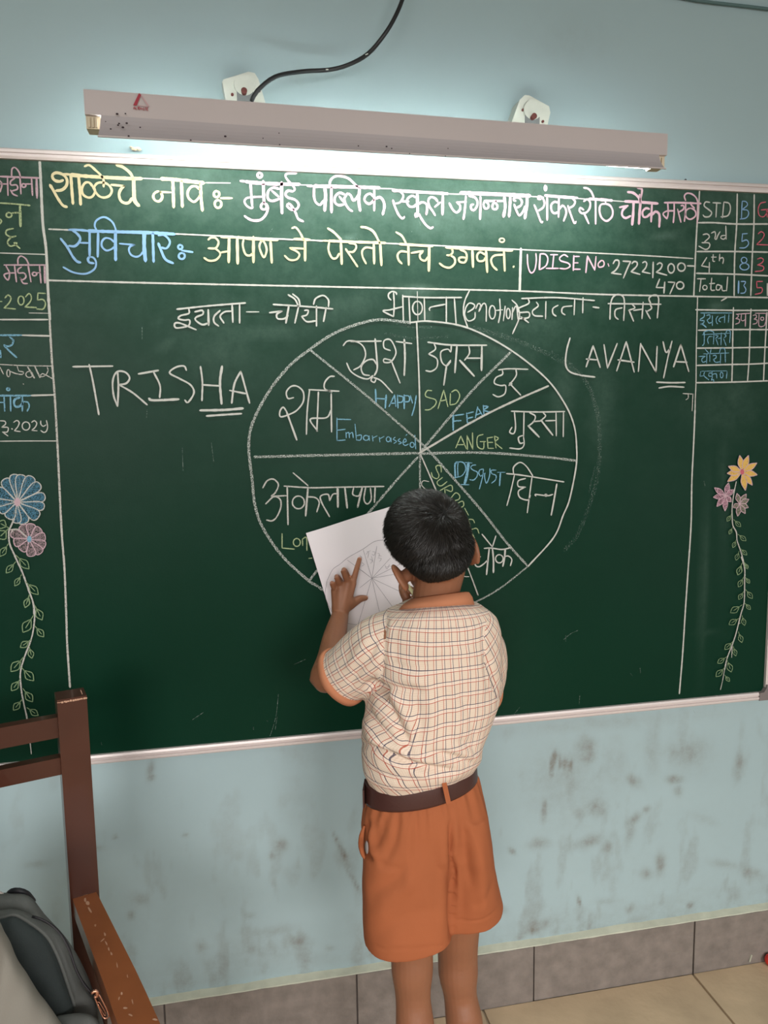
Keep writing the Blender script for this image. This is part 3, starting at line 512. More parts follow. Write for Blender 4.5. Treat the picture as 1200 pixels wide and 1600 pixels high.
W('w', G6, 4, 2.5, '605,240 700,250 965,292; 650,245 650,200 690,170 730,195 770,255; 655,250 630,360 608,440; 725,270 680,285 680,320 725,325; 720,325 680,350 690,390 740,405 755,375; 765,260 735,485; 790,380 785,370 860,378 895,370; E852,375,7,6; /3.2 920,305 900,420 885,500', 'white chalk word right of DISGUST')
W('g', F7, 10, 1.9, '195,380 190,300 160,270 110,290 130,360 160,430 130,480 60,450 40,380; 215,460 130,530 150,580 200,590 285,525; 175,665 340,580 370,640 350,680 270,650; 250,640 255,720; 340,790 420,700 480,740 470,800 380,830; 455,860 530,830 545,900 500,930; 560,940 620,1050; 550,1020 540,1040; 715,1170 690,1120 620,1120 640,1180 640,1230 585,1270; 585,1305 740,1255 785,1335; 655,1290 715,1410', 'green chalk word SURPRISE written downhill')
W('n', G6, 4, 1.6, '120,290 85,285 75,310 100,340; 330,878 350,884 372,884', 'thin green white chalk traces behind the head')
W('w', F8, 9.23, 2.5, '330,492 350,485 470,460; 430,470 385,520 400,590 450,605 520,560 570,510; /3 595,340 575,520 555,720; 520,340 620,335 780,355 920,325; /3.2 640,335 655,500 655,690; 490,135 640,320; 690,160 640,320; E740,490,55,60; /3.2 825,350 815,480 790,600; 810,460 870,450 920,500 900,590', 'white chalk word at the lower right of the circle')
W('n', G5, 4, 2.5, '122,330 150,285 190,275 220,310 200,360 175,380; 140,430 190,385 230,400 235,450 210,510 180,535 145,530; 175,382 270,378; 255,318 420,328 600,325 880,320; /2.8 275,320 280,560; E345,420,38,40; /3.4 405,325 390,505; 400,385 450,390 475,420 460,480; 312,235 405,315; 540,510 490,420 485,380 530,370 540,410; 540,410 560,370 590,365; /4 590,325 592,450; /3.4 635,325 650,455; 690,330 685,370 720,380 735,350; /3.4 745,320 715,450; 765,325 755,400 775,430 800,400 795,330; /3 825,320 820,420', 'white chalk word in the lower left of the circle')
W('g', G5, 4, 2.0, '243,615 243,705; 243,705 320,712; E335,670,22,25; 370,650 372,690; 370,650 395,640 398,720', 'green yellow chalk word cut off by the paper')
W('g', G5, 4, 2.0, '410,770 430,768')
W('w', G2, 4, 2.6, '355,565 320,570 310,530 340,495 380,495 415,530 415,590 380,640 340,665 275,685 270,650 290,625 310,650; /3.2 310,650 375,830; 455,515 440,650 435,795; 450,515 640,525; 510,530 505,660 500,775; 505,775 460,700 560,690 590,640; 590,540 592,780; 595,530 550,510 550,470 580,435 610,432', 'white chalk word at the left of the circle')

# the divided circle
o_ = chalk('chalk_circle', 'W', PX, 1, 4.6, '504,922 495,915 482,907 442,870 412,827 399,792 394,750 388.7,697 395,660 420,612 452,572 484,546 520,522 560,506 595,499.5 640,504', 'thick grainy left side of the chalk circle')
chalk('chalk_circle', 'w', PX, 1, 2.9, '640,504 672,502 730,512 795,545 852,590 882,630 897,665 901,700 900,730 890,780 880,805 865,840 825,885', 'right side of the chalk circle')
chalk('chalk_circle', 'W', PX, 1, 3, '825,885 780,920 740,942 700,958 640,966 570,952 504,922')
SP = lambda dd, w_, k='W': chalk('chalk_spoke', k, PX, 1, w_, dd)
SP('397,714 520,711 655,708', 4.2); SP('655,709 720,707 780,708.5 860,715 901,720', 4.4); SP('651,503 655,600 657,708', 2.8, 'w')
SP('652,455 653,503', 1.4, 'n'); SP('485,547 570,616 655,690 672,706', 3.6); SP('672,706 750,795 790,846 825,885', 4.2)
SP('798,550 740,608 700,655 657,706', 4.2); SP('857,603 800,628 740,658 655,708', 3.6, 'n'); SP('656,710 656.5,800', 3.4)
SP('653,714 620,750 577,800 530,850 495,892 482,909', 4); SP('657,710 683,770 730,885 747,930', 2.4, 'n')
SP('493,892 484,908', 2)
chalk('chalk_smear', 'f', PX, 1, 8, '740,512 800,530 860,555 910,590 932,640 937,700 930,760 905,830 882,860', 'faint rubbed out arc outside the circle')['kind'] = 'stuff'
chalk('chalk_smear', 'f', PX, 1, 4, '860,548 900,575 925,610 935,650; 600,520 640,528 700,526; 930,730 920,770; 600,498 640,510 680,512; 545,372 560,373; 745,515 790,524 830,540; 590,382 600,376', 'faint chalk dust strokes')['kind'] = 'stuff'
chalk('chalk_smear', 's', PX, 1, .8, '435,1085 431,1120 422,1150; 433,1120 430,1140; 396,1140 396,1136; 417,1126 419,1128; 880,1000 892,990 903,985; 884,992 884,1002; 460,1038 478,1030; 800,1120 812,1105; 906,1086 905,1100; 985,1052 988,1056; 1083,1110 1086,1114; 285,700 286,735; 222,508 222,530; 230,640 229,652; 300,1125 318,1113; 420,366 426,357; 478,452 478,446; 655,346 657,352; 643,361 644,363; 690,1046 692,1050; 158,1160 159,1164; 1000,1044 1001,1052; 1100,752 1102,760; 330,690 334,722; 1038,300 1038,305; 988,355 988,360', 'small stray chalk scratches')['kind'] = 'stuff'

# ------------------------------------------------------------------ chalk flowers
def petal(c, tip, wd, round_=True):
    c = np.array(c, float); t = np.array(tip, float); dv = t-c; n = np.array([-dv[1], dv[0]])/np.hypot(*dv)
    if round_: prof = [(.12, .10), (.35, .42), (.6, .82), (.82, 1.0), (.96, .72), (1.0, 0)]
    else: prof = [(.08, .12), (.3, .62), (.5, 1.0), (.72, .78), (.9, .3), (1.0, 0)]
    a = [c+dv*u+n*wd/2*v for u, v in prof]; b = [c+dv*u-n*wd/2*v for u, v in prof[::-1][1:]]
    return [tuple(p) for p in a+b]+[tuple(a[0])]
def fillpoly(bm, pts, org, s, y):
    vs = [bm.verts.new(at(org[0]+a/s, org[1]+b/s, y)) for a, b in crom(pts, 14)[:-1]]
    bm.faces.new(vs)
def flower(label, org, s, c, tips, wd, fill, line, lw, centre, round_=True, crad=18):
    fl_ = empty('chalk_flower', at(org[0]+c[0]/s, org[1]+c[1]/s, 0)); fl_.parent = board; fl_.matrix_parent_inverse = Matrix.Translation(-Vector(board.location)); fl_['label'] = label
    for i, tp in enumerate(tips):
        LAY[0] += 1; y = -.0009-.000025*LAY[0]
        pts = petal(c, tp, wd[i] if isinstance(wd, list) else wd, round_)
        bm = bmesh.new(); fillpoly(bm, pts, org, s, y)
        me = bpy.data.meshes.new('petal'); me.materials.append(CH[fill]); me.materials.append(CH[line])
        n0 = len(bm.faces)
        pl = lambda a, b, yy=y-.00001: at(a, b, yy)
        ribbon(bm, [(org[0]+a/s, org[1]+b/s) for a, b in pts], lw, pl, i)
        for f in list(bm.faces)[1:]: f.material_index = 1
        bm.normal_update(); bm.to_mesh(me); bm.free(); link('petal', me, None, fl_)
    LAY[0] += 1; bm = bmesh.new(); fillpoly(bm, ell(c[0], c[1], crad, crad*1.4), org, s, -.0009-.000025*LAY[0])
    me = bpy.data.meshes.new('flower_centre'); bm.to_mesh(me); bm.free(); link('flower_centre', me, CH[centre], fl_)
flower('blue chalk flower with round petals', (0, 720), 6.667, (180, 430), [(45,190),(145,140),(225,145),(335,165),(415,240),(470,370),(462,480),(400,590),(255,655),(175,650),(85,600),(-10,520),(-60,430),(-40,310)], [110,105,110,115,105,100,90,120,120,90,110,100,90,120], 'B', 'n', 1.7, 'k', crad=32)
flower('dusky pink chalk flower with round petals', (0, 720), 6.667, (305, 815), [(230,670),(325,655),(420,705),(472,790),(470,890),(425,965),(330,995),(220,935),(145,855),(115,745)], 95, 'P', 'k', 1.6, 't', crad=24)
flower('yellow chalk flower with pointed pink edged petals', (1060, 690), 7.62, (760, 360), [(730,165),(835,165),(935,255),(940,395),(880,518),(798,582),(585,475),(580,378),(595,295)], 70, 'Y', 'k', 1.5, 'r', False, 24)
flower('mauve chalk flower with pointed petals', (1060, 690), 7.62, (560, 645), [(430,550),(598,492),(660,575),(630,715),(555,825),(458,772),(416,662)], 60, 'K', 'k', 1.5, 'k', False, 14)
flower('grey pink chalk flower with pointed petals', (1060, 690), 7.62, (728, 740), [(697,618),(808,625),(838,688),(832,785),(795,857),(706,888),(655,785)], 56, 'G', 'k', 1.5, 'k', False, 12)
L1 = (0, 720); L2 = (0, 920); sA, sB = 6.667, 5.714
chalk('chalk_stem', 'n', L1, sA, 2.6, '150,600 110,690 92,740 100,860 150,980 200,1090 240,1180 300,1350 345,1480 355,1600; /1.8 95,720 190,715 270,790; /1.6 200,720 150,720 115,750', 'pale chalk stem of the left flowers')
chalk('chalk_stem', 'n', L2, sB, 2.4, '250,0 290,110 310,220 295,380 265,490 215,620 182,750 190,900 218,1050 240,1150 260,1300; /1.6 260,1300 272,1400 280,1475')
chalk('chalk_stem', 'n', (1060, 690), 7.62, 2.2, '690,475 660,620 640,780 640,900 650,1000 690,1080 700,1180 740,1300 780,1450 795,1600', 'pale chalk stem of the right flowers')
chalk('chalk_stem', 'n', (1060, 870), 6.667, 2.4, '655,0 690,120 690,230 685,470 650,600 600,800 560,920 510,1050 480,1180; /1.6 480,1180 460,1290 438,1385; /1.6 560,920 555,1050; /1.4 620,700 645,690')
def leaves(org, s, L, wd, lw, key='l'):
    for (a, b, c, e) in L:
        LAY[0] += 1; y = -.0009-.000025*LAY[0]; bm = bmesh.new()
        st = np.array([a, b], float); tp = np.array([c, e], float); b0 = st+(tp-st)*.22
        pts = petal(b0, tp, wd*np.hypot(*(tp-b0))/100, False)
        pl = lambda u, v, yy=y: at(u, v, yy)
        cv = lambda q: (org[0]+q[0]/s, org[1]+q[1]/s)
        ribbon(bm, [cv(q) for q in pts], lw, pl, a); ribbon(bm, [cv(st), cv(b0), cv(st+(tp-st)*.75)], lw*.9, pl, b)
        me = bpy.data.meshes.new('chalk_leaf'); bm.to_mesh(me); bm.free(); link('chalk_leaf', me, CH[key], board)
leaves(L1, sA, [(90,860,0,995),(165,1050,65,1168),(165,980,302,1125),(225,1185,155,1303),(265,1255,398,1392),(305,1395,262,1530)], 52, 1.5)
leaves(L1, sA, [(95,700,-20,640),(90,705,-20,810)], 95, 1.8)
leaves(L2, sB, [(265,50,225,165),(310,145,375,278),(300,235,205,388),(310,330,390,428),(280,450,182,523),(260,510,285,620),(210,610,98,738),(190,700,300,820),(185,800,103,910),(205,890,290,1008),(200,985,120,1083),(240,1060,340,1130),(255,1290,188,1358),(290,1270,365,1328)], 58, 1.6)
leaves((1060, 690), 7.62, [(635,860,580,948),(655,925,742,1013),(645,1020,605,1102),(705,1100,805,1180),(690,1165,648,1262),(735,1270,815,1350),(725,1300,685,1413),(780,1430,825,1515),(760,1440,710,1588)], 52, 1.2)
leaves((1060, 870), 6.667, [(660,70,618,190),(690,60,724,125),(680,210,626,314),(695,210,742,275),(680,360,628,444),(700,340,770,434),(665,500,542,582),(690,480,750,548),(640,635,526,706),(662,610,690,714),(625,780,662,892),(570,880,482,965),(570,930,598,1032),(505,1040,408,1108),(505,1070,552,1200),(485,1150,392,1248),(480,1230,532,1298)], 55, 1.3)

# ------------------------------------------------------------------ batten light over the board
FY = -.195
TLc, TRc = at(130, 139, FY), at(1043.5, 209, FY)      # top corners of the front face
BLc, BRc = at(134, 178, FY), at(1040, 233.5, FY)
lamp = empty('batten_light', (TLc+TRc)/2); tag(lamp, 'long white tube light batten with hanging reflector above the chalkboard', 'light')
def slabobj(name, quad, thick, m, parent, bevel=.002):
    "quad: four corners of the front face; thick: depth towards the wall"
    bm = bmesh.new(); f = [bm.verts.new(p) for p in quad]; b = [bm.verts.new(p+Vector((0, thick, 0))) for p in quad]
    bm.faces.new(f); bm.faces.new(b[::-1])
    for i in range(4): bm.faces.new((f[i], b[i], b[(i+1) % 4], f[(i+1) % 4]))
    return bmobj(name, bm, m, parent, bevel=bevel, seg=2)
hgt = (TLc-BLc).length
dwn = Vector((0, 0, -1))*hgt
body = slabobj('housing', (TLc, TRc, TRc+dwn, TLc+dwn), .040, M_white, lamp)
# the reflector sheet: hangs from the lower front edge and flares towards the room
lx = (TRc-TLc).normalized()
sa = TLc+dwn+lx*.026; sb = TRc+dwn-lx*.018
d0 = at(153, 214, FY-.012); d1 = at(1040, 264.5, FY-.012)
bm = bmesh.new(); rows = []
for t in range(7):
    u = t/6; q = []
    for p, e in ((sa, d0), (sb, d1)):
        q.append(p.lerp(e, u)+Vector((0, .004*math.sin(u*3.1), 0)))
    rows.append([bm.verts.new(v) for v in q]+[bm.verts.new(v+Vector((0, .0012, 0))) for v in q])
for i in range(6):
    a, b = rows[i], rows[i+1]
    for j, k in ((0, 1), (3, 2), (2, 0), (1, 3)): bm.faces.new((a[j], a[k], b[k], b[j]))
bm.faces.new((rows[6][0], rows[6][1], rows[6][3], rows[6][2]))
shade = bmobj('reflector', bm, M_sheet, lamp, smooth=False)
bm = bmesh.new(); bar(bm, d0+Vector((0, -.0008, .0012)), d1+Vector((0, -.0008, .0012)), .003, .0028); bmobj('rolled_edge', bm, M_white, shade)
# specks and smears on the sheet
bm = bmesh.new(); random.seed(3)
for (px, py, r_) in [(183,178,2),(186,193,1.6),(184.5,195.5,1.6),(192,199,2),(198,192.5,1.8),(219,199,1.3),(173,201.5,1.4),(196,177.5,1.3),(201,212.5,1.6),(352,213,2),(298,219,1.4),(411,216,1),(436,208,1),(437,226,1.2),(165,190,.9),(604,229,1.6),(612,232,1.2),(700,232,1),(560,228,1.2),(696,244,1),(640,240,1.1)]:
    lo, hi = (-.03, .02)
    y = FY-.0022 - .012*max(0, (py-178-(px-130)*.061))/32
    c = at(px, py, y-.0035); vs = [bm.verts.new(c+Vector((math.cos(t)*r_*.0009*1.4, 0, math.sin(t)*r_*.0009))) for t in [R(60*i) for i in range(6)]]
    bm.faces.new(vs)
bmobj('rust_spots', bm, mat('dark_speck', (.04, .025, .03), .9), shade)
# lit tube behind the sheet, between two lampholders
tz = -.010
ta = BLc+Vector((.012, .052, tz)); tb = BRc+Vector((-.012, .052, tz))
tz = -.0112
ta = TLc+dwn+Vector((.012, .026, tz)); tb = TRc+dwn+Vector((-.012, .026, tz))
tube('lit_tube', [ta, ta.lerp(tb, .5), tb], .008, M_tube, lamp, n=16, step=.3)
for e, sgn in ((ta, 1), (tb, -1)):
    bm = bmesh.new(); x0, x1 = sorted((e.x-.012*sgn, e.x+.012*sgn))
    bxm(bm, (x0, FY+.009, e.z-.0095), (x1, FY+.038, e.z+.0112))
    for k in range(3): bxm(bm, (x0+.004+k*.006, FY+.005, e.z-.008), (x0+.007+k*.006, FY+.009, e.z+.008))
    bmobj('lampholder', bm, M_plas, lamp, bevel=.0012)
# maker's mark: red triangle over small letters, set in the housing's slope
def mark(pts, col, name):
    bm = bmesh.new()
    vs = [bm.verts.new(at(a, b, FY-.0026)) for a, b in pts]; bm.faces.new(vs)
    return bmobj(name, bm, col, body)
M_mark = mat('red_print', (.36, .03, .05), .6); M_mark2 = mat('faded_red_print', (.50, .32, .33), .6)
mark([(208,164.5),(217,145.5),(220.5,148),(213.5,165)], M_mark, 'logo_stroke')
mark([(217,145.5),(219,145.2),(234,166.5),(231,166.5)], M_mark2, 'logo_stroke')
mark([(215,164.4),(232,166),(232,167),(214.5,165.4)], M_mark2, 'logo_stroke')
LL = lambda dd, org=(0, 0): chalk('logo_letters', M_mark, org, 1, .8, dd, parent=body, plane=lambda a, b: at(a, b, FY-.0027))
LL('208.5,170.5 209.8,166.5 211,170.7; 212.2,166.8 212.2,170.8 213.8,171; 214.5,167 216,167.2; 215.2,167 215.2,171; 216.8,171.2 216.8,167.2 218.4,167.6 216.8,169.2 218.4,171.4; 219,171.4 220.2,167.6 221.4,171.6; 222,169.6 223.4,169.8; 224,167.8 224,171.8 225.4,172; 226.2,168 226.2,172; 227,168 229,168.2; 228,168.2 228,172.2; 231.5,168.4 229.8,168.4 229.8,172.4 231.5,172.5; 229.8,170.4 231,170.5')
# light cast from the tube is its own emission; two wall blocks and arms carry it
def block(label, corners, scr, arm):
    c = at(arm[0], arm[1], 0)
    e = empty('wall_block', c); tag(e, label, 'mounting block', 'blocks that hold the batten light')
    bm = bmesh.new(); y0 = -.022; pc = [at(a, b, y0) for a, b in corners]
    f = [bm.verts.new(p) for p in pc]; b = [bm.verts.new(Vector((p.x, WY, p.z))) for p in pc]
    bm.faces.new(f); bm.faces.new(b[::-1])
    for i in range(len(f)): bm.faces.new((f[i], b[i], b[(i+1) % len(f)], f[(i+1) % len(f)]))
    pl = bmobj('plate', bm, M_block, e, bevel=.005, seg=3)
    bm = bmesh.new(); bmesh.ops.create_cone(bm, cap_ends=True, segments=24, radius1=.021, radius2=.020, depth=.006, matrix=Matrix.Translation(at(arm[0]-1, arm[1]-14, -.024))@Matrix.Rotation(R(90), 4, 'X'))
    bmobj('boss', bm, M_block, pl, smooth=False)
    for (a, b) in scr:
        bm = bmesh.new(); bmesh.ops.create_cone(bm, cap_ends=True, segments=10, radius1=.0028, radius2=.0028, depth=.004, matrix=Matrix.Translation(at(a, b, -.023))@Matrix.Rotation(R(90), 4, 'X'))
        bmobj('screw', bm, M_rust, pl)
    p = at(arm[0], arm[1], -.03)
    bm = bmesh.new(); bxm(bm, (p.x-.016, -.0265, p.z-.030), (p.x+.016, -.0235, p.z+.013))
    hz = TLc.lerp(TRc, (p.x-TLc.x)/(TRc.x-TLc.x)).z-.030
    for sx in (-.0145, .0145): bar(bm, Vector((p.x+sx, -.024, p.z-.036)), Vector((p.x+sx, FY+.044, hz)), .003, .028)
    br = bmobj('bracket', bm, M_grey, e)
    bm = bmesh.new(); bmesh.ops.create_cone(bm, cap_ends=True, segments=12, radius1=.005, radius2=.006, depth=.012, matrix=Matrix.Translation(p+Vector((-.002, -.006, .002)))@Matrix.Rotation(R(90), 4, 'X'))
    bmobj('bolt', bm, M_rust, br)
block('cream wall block holding the batten where the black cable enters', [(347,128),(349,124),(388,112),(398,114),(404,124),(416,165),(412,196),(362,196),(356,170)], [(363,148),(405,142)], (383,147))
block('cream wall block holding the batten near its right end', [(799,192),(812,156),(820,148.5),(827,149),(858,166),(860,176),(852,210),(800,214)], [(817,172),(848,190)], (833,186))
# black cable
cp = [(393,158,-.05),(402,142,-.06),(430,120,-.055),(470,112,-.03),(515,109,-.02),(545,101,-.025),(575,84,-.045),(600,55,-.06),(618,25,-.06),(632,-10,-.05),(650,-70,-.03),(680,-200,-.005)]
cab = tube('black_cable', [at(*c) for c in cp], .0042, M_black, None, n=10, step=.01); tag(cab, 'black cable curving up the wall from the left wall block', 'cable')
for a, b in (((509,108.5,-.0262),(513,108.5,-.0262)), ((571,85.5,-.049),(575,84,-.049))):
    bm = bmesh.new(); p = at(*a); q = at(*b); bar(bm, p, q, .0016, .0016); bmobj('nick', bm, M_block, cab)
# painted-over wire at the top right
cw = tube('painted_wire', [at(1020,-12,.016), at(1090,1,.014), at(1140,7,.015), at(1200,14,.014), at(1290,27,.016)], .0035, mat('dark_teal_paint', (.10, .17, .17), .6), None, n=8, step=.05)
tag(cw, 'thin dark painted wire near the top right of the wall', 'wire')
# small hook and chip left above the frame
hk = empty('wall_hook', at(1075, 285, .01)); tag(hk, 'small broken wire hook on the wall above the board, right of the light', 'hook')
tube('hook_wire', [at(1071,283,.01), at(1076,285,-.005), at(1082,286,-.004), at(1084,283,.0)], .0022, M_alu, hk, n=6, step=.004)
bm = bmesh.new(); bmesh.ops.create_icosphere(bm, subdivisions=1, radius=.0032, matrix=Matrix.Translation(at(1071, 281.5, -.002))); bmobj('nail_head', bm, M_black, hk)
ch_ = empty('plaster_chip', at(212, 233, 0)); tag(ch_, 'crumbled plaster bit on the board frame, left end of the light', 'debris')
bm = bmesh.new()
for (px, py, r_) in ((205,230,.003),(210,233,.005),(215,232.5,.005),(218,234,.003)):
    p = at(px, py, -.002); s0 = len(bm.verts)
    bmesh.ops.create_icosphere(bm, subdivisions=2, radius=r_, matrix=Matrix.Translation(p)@Matrix.Diagonal((1.3, 1, .7, 1)))
for v in bm.verts: v.co += Vector([mnoise.noise(v.co*300+Vector((k*9, 0, 0)))*.0014 for k in range(3)])
bmobj('chip', bm, M_plas, ch_)

# ------------------------------------------------------------------ sheet of paper held against the board
PY = -.007
pl0 = at(478, 833, PY); pt = at(613, 790.5, PY); lft = at(515, 955, PY)
ex = (pt-pl0).normalized(); ez = ex.cross(Vector((0, 1, 0))).normalized()
if ez.z > 0: ez = -ez
PW, PH = .210, .297
def paper_pt(u, v):
    "u along the top edge, v down the sheet, in metres; the sheet bellies away from the board a little"
    b = .005*math.sin(math.pi*u/PW)*math.sin(math.pi*v/PH)+.004*(v/PH)**2+.002*math.sin(u*40+v*20)
    return pl0+ex*u+ez*v+Vector((0, -b, 0))
nu, nv = 22, 30; V = []; 
for sgn in (0, .0003):
    for j in range(nv+1):
        for i in range(nu+1): V.append(paper_pt(PW*i/nu, PH*j/nv)+Vector((0, sgn, 0)))
n1 = (nu+1)*(nv+1); F = []
for j in range(nv):
    for i in range(nu):
        a = j*(nu+1)+i; q = (a, a+1, a+nu+2, a+nu+1); F += [q, tuple(n1+k for k in q[::-1])]
paper = mesh('paper_sheet', V, F, M_paper, None, True); tag(paper, 'white paper sheet with a pencilled wheel held up against the chalkboard', 'paper')
def paper_proj(px, py):
    p = at(px, py, PY); u = (p-pl0).dot(ex); v = (p-pl0).dot(ez); q = at(px, py, paper_pt(u, v).y-.0006)
    return q
PL = lambda nm, w_, dd, lab=None: chalk(nm, M_pencil, PX, 1, w_, dd, lab, paper, paper_proj)
Z = (460, 760); z = 3.53
def zp(sx): # zoomed paper coordinates to frame
    return '; '.join(' '.join('%.1f,%.1f' % (460+float(t.split(',')[0])/3.53, 760+float(t.split(',')[1])/3.53) for t in q.split()) for q in sx.split(';'))
PL('pencil_line', .8, zp('180,520 210,460 250,430 300,390 380,345 440,305 495,297 570,310 640,350'))
PL('pencil_line', .7, zp('180,520 170,600 200,680 240,740 320,760 400,762 500,730 560,680 620,620'))
PL('pencil_line', .7, zp('427,507 380,350; 427,507 455,330; 427,507 530,395; 427,507 550,485; 427,507 590,583; 427,507 545,670; 427,507 470,695; 427,507 352,760; 427,507 360,560; 427,507 370,462; 427,507 290,405; 427,507 600,420'))
PL('pencil_writing', .7, zp('395,375 410,360 405,395; 400,360 420,355; 430,360 445,362 440,380 428,375; 415,400 430,410 420,425; 425,385 435,420; 458,370 470,372 465,390; 460,395 480,398 470,415; 465,380 480,385; 500,435 510,455 525,430; 505,445 530,440; 360,380 372,392; 352,395 368,388; 372,420 385,430 372,440; 567,530 580,532; 575,522 580,530'))

# ------------------------------------------------------------------ armchair (front left)
CY = -.30
th = R(17); ca, sa_ = math.cos(th), math.sin(th)
Fv = Vector((sa_, -ca, 0)); Rv = Vector((ca, sa_, 0)); Zv = Vector((0, 0, 1))   # chair's forward, its side nearest the middle of the photo, up
ptop = at(110, 1084, CY); parm = at(131, 1402, CY-.005)
chair = empty('armchair', (ptop.x-.25, ptop.y-.2, 0)); tag(chair, 'varnished dark brown wooden armchair with ladder back at the left', 'chair')
def wbar(name, a, b, w_, h_, m=M_wood, up=Zv, w2=None, h2=None, bev=.004, parent=chair, lab=None):
    bm = bmesh.new(); bar(bm, a, b, w_, h_, up, w2, h2)
    o = bmobj(name, bm, m, parent, bevel=bev, seg=2)
    if lab: o['label'] = lab
    return o
pw = .047
def back_post(shift):
    a = ptop+shift; m_ = parm+shift; lean = (m_-a); lean = lean/abs(lean.z)
    b = a+lean*(a.z-.45); c = Vector((b.x, b.y, 0))+Vector((-Fv.x*.02, -Fv.y*.02, 0))
    bm = bmesh.new(); prev = None
    for p in (a, b, c):
        q = [bm.verts.new(p+Rv*sx*pw/2+Fv*sy*.022) for sx, sy in ((-1, -1), (1, -1), (1, 1), (-1, 1))]
        if prev:
            for i in range(4): bm.faces.new((prev[i], prev[(i+1) % 4], q[(i+1) % 4], q[i]))
        else: bm.faces.new(q)
        prev = q
    bm.faces.new(prev[::-1])
    return bmobj('back_post', bm, M_wood, chair, bevel=.004)
back_post(Vector((0, 0, 0))); SW = .54
back_post(-Rv*SW)
for (py0, py1, hh) in ((1114, 1145, 0), (1176, 1202, 0), (1245, 1275, 0)):
    t_ = at(88, py0, CY+.005); b_ = at(90, py1, CY+.005); h_ = (t_-b_).length
    c_ = (t_+b_)/2; pst = Vector((ptop.x, ptop.y, c_.z))
    pst = ptop+(parm-ptop)*((ptop.z-c_.z)/(ptop.z-parm.z))
    if py0 > 1210: continue
    o = wbar('back_rail', pst-Rv*.01, pst-Rv*(SW-.01), .020, h_, up=Zv, bev=.002)
# arm: from the post, forwards and outwards, widening
aw = at(131, 1397, CY-.022)
d_ = FWD*FPX+RGT*(212-600)+UPV*(800-1600); ae = CAMP+d_*((aw.z-CAMP.z)/d_.z); ad = (ae-aw); ae2 = aw+ad*1.35
def arm(off, mir=False):
    A0 = aw+off; dv = (ae2-aw)
    if mir: dv = dv-2*Rv*dv.dot(Rv)
    bm = bmesh.new(); k = 8; prev = None
    for i in range(k+1):
        u = i/k; p = A0+dv*u+Vector((.004*min(1, u*2), 0, 0)); wd = .039+.010*min(1, u*1.5); s = Vector((-dv.y, dv.x, 0)).normalized()
        q = [bm.verts.new(p+s*wd/2*sx+Zv*sz) for sx, sz in ((-1, -.030), (1, -.030), (1, 0), (-1, 0))]
        if prev:
            for i2 in range(4): bm.faces.new((prev[i2], prev[(i2+1) % 4], q[(i2+1) % 4], q[i2]))
        else: bm.faces.new(q)
        prev = q
    bm.faces.new(prev[::-1])
    return bmobj('armrest', bm, M_woodlit, chair, bevel=.004)
a1 = arm(Vector((0, 0, 0))); a1['label'] = 'brown armrest in a lighter lit tone with worn chipped varnish'
arm(-Rv*(SW), True)
# varnish chips on the visible arm
bm = bmesh.new(); random.seed(11)
chips = [(124,1399,7,1.5,-15),(132,1397,6,1.6,-10),(140,1394,4,1.6,-5),(133,1406,2,4,0),(137,1411,3,3,0),(140,1421,1.5,5,-30),(149,1446,1.5,2,0),(164,1460,1.2,3,-20),(160,1469,5,.8,-40),(166,1474,1.2,4,-25),(174,1490,1.5,3,-20),(170,1483,1,3,-15),(183,1508,1,4,-10),(199,1525,1,3,-10),(186,1560,1,3,20),(196,1575,3,2,0),(204,1586,3,1.4,20),(207,1565,1,4,-15),(242,1593,4,2,15),(190,1552,1.4,3,0)]
for (px, py, sx, sz, an) in chips:
    u = (py-1396)/(1600-1396); zc = aw.z
    d = FWD*FPX+RGT*(px-600)+UPV*(800-py)
    def onarm(a, b):
        d = FWD*FPX+RGT*(a-600)+UPV*(800-b); n = (ae2-aw).cross(Vector((-(ae2-aw).y, (ae2-aw).x, 0))).normalized()
        t = (aw+Zv*.0006-CAMP).dot(n)/d.dot(n); return CAMP+d*t
    ca2, sa2 = math.cos(R(an)), math.sin(R(an))
    vs = []
    for i in range(7):
        t = R(i*360/7); rr = 1.1+random.random()*.8; u_, v_ = math.cos(t)*sx*rr*.7, math.sin(t)*sz*rr*.7
        vs.append(bm.verts.new(onarm(px+u_*ca2-v_*sa2, py+u_*sa2+v_*ca2)))
    bm.faces.new(vs)
bmobj('varnish_chips', bm, M_chip_glint, a1)['kind'] = 'stuff'
bm = bmesh.new()      # worn post top, with the lamp's highlight painted on as pale slivers
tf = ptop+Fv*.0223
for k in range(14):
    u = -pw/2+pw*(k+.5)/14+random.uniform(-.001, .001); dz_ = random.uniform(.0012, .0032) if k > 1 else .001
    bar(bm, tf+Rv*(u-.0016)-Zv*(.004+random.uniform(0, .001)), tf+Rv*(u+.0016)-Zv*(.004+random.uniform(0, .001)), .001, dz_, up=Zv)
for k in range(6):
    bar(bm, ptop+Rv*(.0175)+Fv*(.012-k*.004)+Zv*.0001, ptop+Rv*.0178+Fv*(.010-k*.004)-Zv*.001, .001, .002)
bmobj('worn_glint_edge', bm, M_chip_glint, chair)['kind'] = 'stuff'
